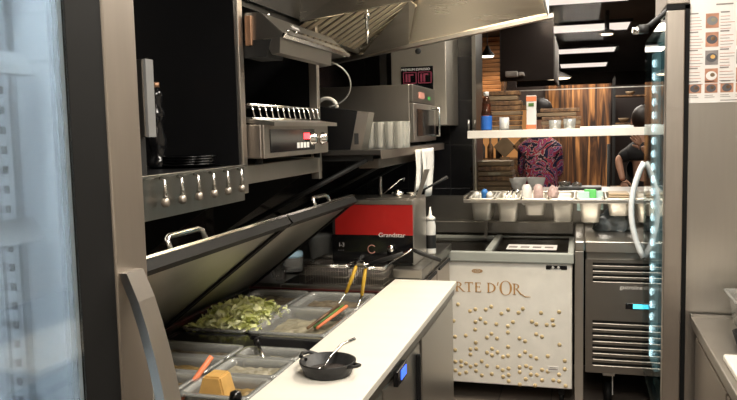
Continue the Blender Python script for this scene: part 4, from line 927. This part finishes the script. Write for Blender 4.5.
b = BM(); lathe(b, [(.026, .095), (.028, .12), (.024, .16), (.001, .165)], (-.555, 4.64, Z0), 16); link('syrup', b, mat('brown_syrup', (.16, .05, .03), .3), t)
b = BM(); lathe(b, [(.026, 0), (.029, .002), (.030, .078), (.027, .078), (.026, .006), (.001, .005)], (-.445, 4.62, Z0), 20)
tag(link('cup', b, 'white'), 'plain white cup on the hatch shelf left of the striped carton', 'cup')
t = thing('carton', 'tall narrow orange and white carton standing on the hatch shelf', 'carton', (-.285, 4.64, Z0))
bx('body', (-.312, -.255, 4.62, 4.67, Z0, Z0 + .205), 'paper', t, .002)
b = BM(); box(b, -.313, -.254, 4.618, 4.62, Z0 + .17, Z0 + .20); box(b, -.313, -.254, 4.618, 4.62, Z0 + .005, Z0 + .03); link('orange_bands', b, 'carrot', t)
bx('green_logo', (-.30, -.268, 4.617, 4.618, Z0 + .14, Z0 + .16), 'leaf', t)
b = BM(); box(b, -.46, -.33, 4.58, 4.60, Z0 - .0005, Z0 + .006, .001); tag(link('knife', b, 'blackm'), 'thin black knife lying on the hatch shelf beside the white cup', 'knife')
random.seed(5)
for i in range(8):
    b = BM(); dx = random.uniform(-.012, .012); zt = Z0 + i * .031; wide = .03 if i == 7 else 0
    box(b, -.56 + dx - wide, -.36 + dx, 4.72, 4.86, zt, zt + .026, .003)
    tag(link('wood_board', b, 'dkwood' if i % 3 else 'kraft'), ['wooden serving board in the left hatch shelf stack, %s from the bottom' % s for s in ('lowest', 'second', 'third', 'fourth', 'fifth', 'sixth', 'seventh', 'topmost and wide, eighth')][i], 'board', 'wooden boards stacked left on the hatch shelf')
for i in range(5):
    b = BM(); dx = random.uniform(-.01, .01) + (.0 if i != 3 else -.015); zt = Z0 + i * .026
    box(b, -.235 + dx, -.0 + dx, 4.72, 4.86, zt, zt + .022, .003)
    tag(link('wood_board', b, 'kraft' if i % 2 else 'dkwood'), ['wooden serving board in the right hatch shelf stack, %s from the bottom' % s for s in ('lowest', 'second', 'third', 'fourth', 'topmost, fifth')][i], 'board', 'wooden boards stacked right on the hatch shelf')
random.seed(21)
for i, (x, s) in enumerate(((-.03 - .115, .9), (-.06, 1.0))):
    b = BM(); lathe(b, [(.028, 0), (.033, .003), (.037, .06 * s), (.034, .06 * s), (.03, .008), (.001, .006)], (x, 4.63, Z0), 20)
    tag(link('glass_bowl', b, 'tumbler'), ['small clear glass bowl left of its twin on the hatch shelf', 'small clear glass bowl right of its twin on the hatch shelf'][i], 'glass')
b = BM(); box(b, -.0, .30, 4.60, 4.70, Z0, Z0 + .012, .003); tag(link('tray', b, 'white'), 'flat white tray on the right half of the hatch shelf', 'tray')
b = BM(); lathe(b, [(.03, 0), (.05, .01), (.055, .016), (.05, .014), (.001, .006)], (.24, 4.78, Z0), 20); tag(link('saucer', b, 'white'), 'white saucer behind the white tray on the hatch shelf', 'saucer')
# kraft boxes and bowls on the wall ledge
for i in range(6):
    z = 1.181 + i * .034; dx = random.uniform(-.012, .012)
    t = tag(bx('kraft_box', (-.72 + dx, -.44 + dx - (.015 if i == 5 else 0), 5.1, 5.36, z, z + .029), 'kraft' if i not in (2, 4) else 'dkwood', bev=.003), 'flat kraft box on the hatch ledge, %s of the stack' % ['lowest', 'second from the bottom', 'third from the bottom', 'fourth from the bottom', 'fifth from the bottom', 'topmost'][i], 'box', 'flat kraft boxes on the hatch ledge')
    if i == 3: bx('sticker', (-.60, -.52, 5.098, 5.1, z + .005, z + .023), 'food_pale', t)
for i, x in enumerate((-.405, -.285)):
    b = BM(); lathe(b, [(.025, 0), (.028, .006), (.05, .035), (.064, .085), (.060, .085), (.045, .037), (.001, .012)], (x, 5.13, 1.181), 28)
    tag(link('bowl', b, 'bowlwhite', sm=True), ['white bowl on the hatch ledge, beside the kraft boxes', 'white bowl on the hatch ledge, in front of the patterned blouse'][i], 'bowl')
b = BM(); box(b, -.14, .14, 5.15, 5.32, 1.181, 1.20, .004); tag(link('dark_tray', b, 'greyduct'), 'flat dark grey tray on the ledge before the striped wood wall', 'tray')
b = BM(); lathe(b, [(.03, 0), (.04, .02), (.04, .03), (.001, .035)], (-.1, 5.22, 1.2005), 16); lathe(b, [(.03, 0), (.035, .02), (.001, .03)], (-.02, 5.23, 1.2005), 16); tag(link('film_roll', b, 'poly'), 'pale wrapped items on the dark grey ledge tray', 'packet')
# smoked glass pane hanging over the hatch
gp = thing('glass_screen', 'smoked glass screen hanging over the serving hatch', 'glass screen', (.2, 5.0, 1.85))
b = BM(); box(b, -.50, .80, 5.0, 5.008, 1.848, 2.58); link('pane', b, glass('hatch_pane', (.80, .77, .75), .12), gp)
b = BM(); box(b, -.50, .80, 4.998, 5.01, 1.842, 1.848); link('edge', b, 'steel', gp)
b = BM(); box(b, -.45, -.43, 4.99, 5.02, 2.56, 2.7); box(b, .73, .75, 4.99, 5.02, 2.56, 2.7); link('clamp', b, 'steel', gp)
# ================================================================ DINING ROOM THINGS
t = thing('back_bar', 'amber lit back bar cabinet behind the kraft boxes', 'cabinet', (-.9, 8.2, 0))
b = BM(); box(b, -1.25, -.40, 8.0, 8.45, 0, 1.28); box(b, -1.25, -1.2, 8.0, 8.45, 1.28, 1.8); box(b, -1.25, -.40, 8.0, 8.45, 1.8, 1.84); box(b, -.45, -.40, 8.0, 8.45, 1.28, 1.8); link('cabinet', b, 'dkwood', t)
bx('lit_panel', (-1.2, -.45, 8.42, 8.44, 1.28, 1.8), 'amber', t)
for i, (x, m_) in enumerate(((-1.08, 'inkred'), (-1.02, 'ink'), (-.93, 'dkwood'), (-.84, 'ink'))):
    b = BM(); lathe(b, [(.032, 0), (.034, .01), (.034, .13), (.012, .17), (.012, .22), (.001, .222)], (x, 8.1, 1.281), 14)
    tag(link('bottle', b, m_), ['reddish bottle farthest left on the back bar', 'black bottle second from the left on the back bar', 'brown bottle third from the left on the back bar', 'black bottle nearest the wooden diamond on the back bar'][i], 'bottle', 'bottles on the back bar')
for i, x in enumerate((-.77, -.57)):
    b = BM(); box(b, x - .085, x + .085, 8.02, 8.05, 1.45 - .085, 1.45 + .085, .003, rot=(0, R(45), 0))
    for v in b.verts: v.co.z += -.04
    box(b, x - .05, x + .05, 8.02, 8.06, 1.281, 1.30)
    tag(link('diamond_panel', b, ['kraft', 'dkwood'][i]), ['pale wooden diamond shaped panel on the back bar, by the bottles', 'darker wooden diamond shaped panel next to the patterned blouse'][i], 'panel', 'diamond panels on the back bar')
# people ------------------------------------------------------------------
def skin(name, pts, edges, mt, parent, sub=2):
    me = bpy.data.meshes.new(name); off = OFF[parent.name]
    me.from_pydata([Vector(p[0]) - off for p in pts], edges, []); o = bpy.data.objects.new(name, me); C.objects.link(o)
    md = o.modifiers.new('skin', 'SKIN'); md.use_smooth_shade = True
    for i, p in enumerate(pts): me.skin_vertices[0].data[i].radius = (p[1], p[1] if len(p) < 3 else p[2]) ; me.skin_vertices[0].data[i].use_root = (i == 0)
    o.modifiers.new('s', 'SUBSURF').levels = sub; o.modifiers['s'].render_levels = sub
    dg = bpy.context.evaluated_depsgraph_get(); m2 = bpy.data.meshes.new_from_object(o.evaluated_get(dg)); bpy.data.objects.remove(o)
    m2.materials.clear(); m2.materials.append(M[mt]); r = bpy.data.objects.new(name, m2); C.objects.link(r); r.parent = parent; OFF[r.name] = off
    for p in m2.polygons: p.use_smooth = True
    return r
def person(x, y, k, lab, top, trous, hairm, lh, rh, le, re_, head_tilt=0.):
    """standing figure seen from behind; lh/rh hand positions, le/re_ elbows (world)"""
    t = thing('person', lab, 'person', (x, y, 0))
    P = lambda a, b_, c_: (x + a * k, y + b_ * k, c_ * k)
    hd = P(0, .05 + head_tilt, 1.60)
    body = [(P(0, 0, .95), .10 * k, .09 * k), (P(0, 0, 1.15), .085 * k, .075 * k), (P(0, 0, 1.32), .095 * k, .08 * k), (P(0, .01, 1.43), .09 * k), (P(0, .03, 1.50), .05 * k), (hd, .085 * k, .095 * k), ((hd[0], hd[1] + .01, hd[2] + .1 * k), .07 * k),
            (P(-.115, 0, 1.37), .05 * k), (le, .034 * k), (lh, .023 * k), (P(.115, 0, 1.37), .05 * k), (re_, .034 * k), (rh, .023 * k),
            (P(-.09, 0, .86), .085 * k), (P(-.10, .01, .48), .06 * k), (P(-.10, -.01, .09), .04 * k), (P(-.10, .13, .035), .035 * k), (P(.09, 0, .86), .085 * k), (P(.10, .01, .48), .06 * k), (P(.10, -.01, .09), .04 * k), (P(.10, .13, .035), .035 * k)]
    ed = [(0, 1), (1, 2), (2, 3), (3, 4), (4, 5), (5, 6), (3, 7), (7, 8), (8, 9), (3, 10), (10, 11), (11, 12), (0, 13), (13, 14), (14, 15), (15, 16), (0, 17), (17, 18), (18, 19), (19, 20)]
    skin('body', body, ed, 'skin', t)
    tp = [(body[0][0], .152 * k), (body[1][0], .145 * k), (body[2][0], .14 * k, .12 * k), (body[3][0], .125 * k, .12 * k), (body[4][0], .055 * k), (body[7][0], .064 * k), (le, .054 * k), (body[10][0], .064 * k), (re_, .054 * k)]
    skin('top', tp, [(0, 1), (1, 2), (2, 3), (3, 4), (3, 5), (5, 6), (3, 7), (7, 8)], top, t)
    tr = [(body[0][0], .138 * k, .108 * k)] + [(body[i][0], body[i][1] + .014) for i in (13, 14, 15, 17, 18, 19)]
    skin('trousers', tr, [(0, 1), (1, 2), (2, 3), (0, 4), (4, 5), (5, 6)], trous, t)
    b = BM(); bmesh.ops.create_icosphere(b, subdivisions=3, radius=1)
    for v in b.verts:
        f = 1.0
        v.co = Vector((hd[0] + v.co.x * .095 * k, hd[1] - .015 + v.co.y * .10 * k, hd[2] + .065 * k + v.co.z * .105 * k))
        if v.co.y > hd[1] + .03 and v.co.z < hd[2] + .09 * k: v.co.y = hd[1] + .03
    link('hair', b, hairm, t, True)
    # face: nose and ears
    b = BM()
    lathe(b, [(.012 * k, -.02 * k), (.009 * k, 0), (.003 * k, .02 * k)], (hd[0], hd[1] + .10 * k, hd[2] + .03 * k), 8)
    for s in (-1, 1): box(b, hd[0] + s * .088 * k - .008, hd[0] + s * .088 * k + .008, hd[1] - .01, hd[1] + .02, hd[2] + .01, hd[2] + .06 * k, .006)
    link('face_features', b, 'skin', t)
    # fingers
    for hand, el in ((lh, le), (rh, re_)):
        d = (Vector(hand) - Vector(el)).normalized(); side = d.cross(Vector((0, 1, 0))); side = side.normalized() if side.length > .1 else Vector((1, 0, 0))
        pl_, ee = [(hand, .024 * k), (tuple(Vector(hand) + d * .05), .022 * k)], [(0, 1)]
        for q in range(4):
            base = Vector(hand) + d * .06 + side * (q - 1.5) * .017; L1 = (.035, .042, .04, .032)[q]
            n0 = len(pl_); pl_ += [(tuple(base), .0085), (tuple(base + d * L1 + Vector((0, .008, 0))), .0078), (tuple(base + d * (L1 * 1.7) + Vector((0, .022, 0))), .006)]; ee += [(1, n0), (n0, n0 + 1), (n0 + 1, n0 + 2)]
        base = Vector(hand) + d * .02 + side * .035; n0 = len(pl_); pl_ += [(tuple(base), .010), (tuple(base + d * .035 + side * .018), .008)]; ee += [(0, n0), (n0, n0 + 1)]
        skin('hand', pl_, ee, 'skin', t, 1)
    return t
person(-.305, 6.05, 1.04, 'person in a red, purple and navy patterned blouse seen from behind beyond the hatch', 'blouse', 'blackcloth', 'hair', (-.40, 6.36, 1.18), (-.20, 6.36, 1.18), (-.435, 6.14, 1.20), (-.175, 6.14, 1.20), .06)
person(.50, 6.45, 1.0, 'person in black clothes with bare forearm at the right beyond the hatch', 'blackcloth', 'blackcloth', 'hair', (.335, 6.32, 1.16), (.47, 6.25, 1.44), (.30, 6.42, 1.33), (.66, 6.33, 1.2), 0.02)
t = thing('bar_table', 'dark brown high table beyond the hatch behind the two people', 'table', (.0, 7.05, 0))
bx('top', (-.75, .75, 6.85, 7.25, 1.02, 1.05), 'dkwood', t, .004)
b = BM()
for (x, yy) in ((-.68, 6.9), (.68, 6.9), (-.68, 7.2), (.68, 7.2)): bx('leg', (x - .02, x + .02, yy - .02, yy + .02, 0, 1.02), 'blackm', t)
b.free()
b = BM(); tube(b, [(.22, 6.2, 0.0), (.22, 6.2, 1.46)], .014, 8); lathe(b, [(.14, 0), (.14, .02), (.02, .03)], (.22, 6.2, 0), 20); tag(link('black_stand', b, 'blackm'), 'thin black floor stand left of the person in black', 'stand')
# ================================================================ RIGHT DISPLAY FRIDGE
rf = thing('display_fridge', 'tall steel fridge on the right with narrow lit glass door seen edge on', 'fridge', (.8, 3.6, 0))
b = BM(); box(b, .405, 1.28, 3.16, 4.2, .1, 2.42, .004); link('cabinet', b, 'steel', rf)
b = BM(); box(b, .322, .405, 3.15, 3.6, 2.065, 2.42, .004); link('top_box', b, 'steel_warm', rf)
b = BM(); box(b, .389, .407, 3.15, 3.18, .1, 2.06); box(b, .322, .407, 3.15, 3.18, 2.045, 2.064); link('gasket', b, 'rubber', rf)
b = BM(); box(b, .322, .389, 3.14, 3.20, .12, 2.04, .004); dd = link('door', b, 'steel_warm', rf)
b = BM(); box(b, .335, .352, 4.15, 4.19, .28, 2.04, .003); box(b, .335, .352, 3.2, 4.15, 2.01, 2.04); box(b, .335, .352, 3.2, 4.15, .28, .33); link('door_frame', b, 'blackm', dd)
b = BM(); box(b, .325, .329, 3.2, 4.17, .30, 2.03); link('pane', b, 'tealglass', dd)
b = BM(); box(b, .385, .404, 3.2, 4.19, .12, 2.04); link('inner_liner', b, mat('teal_liner', (.40, .52, .54), .25), dd)
b = BM(); box(b, .343, .36, 3.72, 4.0, .42, 1.95, .003); ls = link('led_channel', b, mat('led_channel', (.5, .7, .72), .3, emit=(.6, .85, .88), es=.30), dd)
b = BM()
for i in range(24): 
    z = .47 + i * .062; lathe(b, [(.001, -.010), (.014, -.008), (.020, 0)], (.343, 3.86, z), 12, 0, 'X')
link('led_bulbs', b, 'led', ls)
b = BM()
for yy in (3.35, 3.88, 4.0): box(b, .352, .383, yy, yy + .006, .34, 2.0)
link('glass_dividers', b, 'tealglass', dd)
b = BM(); hp = []
for i in range(17):
    a = i / 16; hp.append((.333 - .010 - .062 * math.sin(math.pi * a) ** .8, 4.12, 1.41 - a * .50))
tube(b, hp, .015, 8); link('handle', b, 'shelfwhite', dd)
b = BM(); tube(b, [(.24, 3.22, 1.985), (.27, 3.22, 2.0), (.345, 3.17, 2.06)], .010, 8); lathe(b, [(.001, -.018), (.018, -.018), (.018, .018), (.001, .018)], (.245, 3.22, 1.985), 14, 0, 'X'); link('hinge_arm', b, 'blackm', rf)
b = BM(); lathe(b, [(.014, -.02), (.014, .02), (.001, .021)], (.222, 3.22, 1.98), 12, 0, 'X'); link('hinge_cap', b, 'chrome', rf)
b = BM(); box(b, .36, .40, 3.17, 3.20, .0, .12); box(b, .45, 1.25, 3.2, 4.15, 0, .1); link('plinth', b, 'blackm', rf)
# menu sheet on fridge side
mn = thing('menu_sheet', 'printed menu sheet with food photos taped to the fridge side', 'menu', (.7, 3.155, 1.68))
bx('sheet', (.402, .78, 3.1555, 3.158, 1.682, 2.2), 'paper', mn)
Yp = 3.1548; SH = -.036
b = BM(); b2 = BM(); b3 = BM(); b4 = BM(); b5 = BM()
random.seed(3)
def photo(xx, za, zb, k, rad):
    o = bx('photo', (xx, xx + .046, Yp, Yp + .0005, za, zb), ['terra', 'terra', 'photo_grey', 'terra'][k % 4], mn)
    q = BM(); c_ = (xx + .023, Yp - .0004, (za + zb) / 2)
    n0 = 22; ring = [q.verts.new((c_[0] + rad * 1.15 * math.cos(2 * math.pi * i / n0), c_[1], c_[2] + min(rad, (zb - za) * .42) * math.sin(2 * math.pi * i / n0))) for i in range(n0)]; q.faces.new(ring)
    link('plate', q, ['greyduct', 'plate', 'plate', 'paper'][k % 4], o)
    q = BM(); ring = [q.verts.new((c_[0] + .004 + rad * .5 * math.cos(2 * math.pi * i / n0), c_[1] - .0003, c_[2] + .003 + rad * .45 * math.sin(2 * math.pi * i / n0))) for i in range(n0)]; q.faces.new(ring)
    link('food', q, ['food_pale', 'dkwood', 'cheese', 'kraft'][k % 4], o)
def lines(x0, x1, zt, n=5):
    box(b, x0, x0 + (x1 - x0) * .6, Yp, Yp + .0005, zt, zt + .005)
    for i in range(n):
        z = zt - .014 - i * .0115; box(b2 if i % 2 else b5, x0, x0 + (x1 - x0) * random.uniform(.6, 1), Yp, Yp + .0005, z, z + .002)
for r_, zt in enumerate((2.022, 1.951, 1.882, 1.813)):
    [lines(q + SH, w_ + SH, zt) for q, w_ in ((.442, .495), (.552, .605), (.66, .71))]
    for xx in (.500 + SH, .61 + SH, .715 + SH):
        photo(xx, zt - .055, zt, r_, .017)
for xx in (.442 + SH, .50 + SH, .556 + SH, .61 + SH, .665 + SH, .715 + SH):
    photo(xx, 1.72, 1.755, int(xx * 100) % 3, .015)
    box(b, xx, xx + .035, Yp, Yp + .0005, 1.762, 1.766); box(b2, xx, xx + .03, Yp, Yp + .0005, 1.71, 1.712); box(b2, xx, xx + .036, Yp, Yp + .0005, 1.703, 1.705)
box(b, .50, .56, Yp, Yp + .0005, 2.052, 2.057)
box(b, .52, .60, Yp, Yp + .0005, 1.689, 1.692)
link('headings', b, 'inkgrey', mn); link('text_lines', b2, 'inkgrey', mn); b3.free(); b4.free(); link('red_lines', b5, 'inkred', mn)
# right worktop
wt = thing('side_counter', 'steel worktop counter with brown base at the right edge', 'counter', (.85, 1.9, 0))
b = BM(); box(b, .425, 1.28, .4, 3.13, .80, .84, .004); box(b, .425, 1.28, 3.12, 3.14, .84, .85); link('worktop', b, 'steel_h', wt)
b = BM(); box(b, .45, 1.28, .45, 3.12, .1, .80); link('base', b, 'steel_dark', wt)
for i, (y0, y1) in enumerate(((2.45, 3.08), (1.8, 2.43), (1.15, 1.78), (.5, 1.13))):
    b = BM(); box(b, .436, .45, y0, y1, .14, .77, .003); link('door', b, 'steel_warm', wt)
for (x, yy) in ((.5, .5), (1.2, .5), (.5, 3.05), (1.2, 3.05)): b = BM(); tube(b, [(x, yy, 0), (x, yy, .11)], .02, 8); link('foot', b, 'steel_dark', wt)
b = pan_bm(.535, .85, 2.84, 3.11, .965, .123, taper=.022); o = link('plastic_container', b, 'poly');  md = o.modifiers.new('s', 'SOLIDIFY'); md.thickness = .003
tag(o, 'clear plastic container on the steel worktop at the right edge', 'container')
b = BM(); lathe(b, [(.04, 0), (.045, .003), (.058, .045), (.055, .045), (.042, .008), (.001, .006)], (.565, 2.755, .841), 24); tag(link('black_bowl', b, 'blackm'), 'small black bowl in front of the plastic container at the right edge', 'bowl')
t = thing('knife', 'steel knife lying between the black bowl and the white board', 'knife', (.55, 2.45, .86))
b = BM(); prism(b, [(.49, 2.60), (.60, 2.585), (.60, 2.61), (.51, 2.615)], .841, .843, 'XY'); link('blade', b, 'chrome', t)
b = BM(); tube(b, [(.60, 2.598, .849), (.72, 2.58, .849)], .008, 8); link('handle', b, 'blackm', t)
b = BM(); box(b, .445, .80, 1.95, 2.56, .8405, .862, .006); tag(link('chopping_board', b, 'marble'), 'thick white chopping board on the right hand steel worktop', 'board')
# kitchen ceiling lamps as fittings
for i, (x0, x1, y0, y1) in enumerate(((-.28, .28, .35, 1.45), (-.28, .18, 2.15, 3.25 - .4))):
    t = thing('kitchen_light', ['flat ceiling light panel above the viewer in the kitchen', 'flat ceiling light panel farther along the kitchen aisle'][i], 'ceiling light', ((x0 + x1) / 2, (y0 + y1) / 2, 2.67))
    bx('frame', (x0 - .02, x1 + .02, y0 - .02, y1 + .02, 2.685, 2.70), 'white', t); bx('diffuser', (x0, x1, y0, y1, 2.675, 2.685), 'panel_light', t)
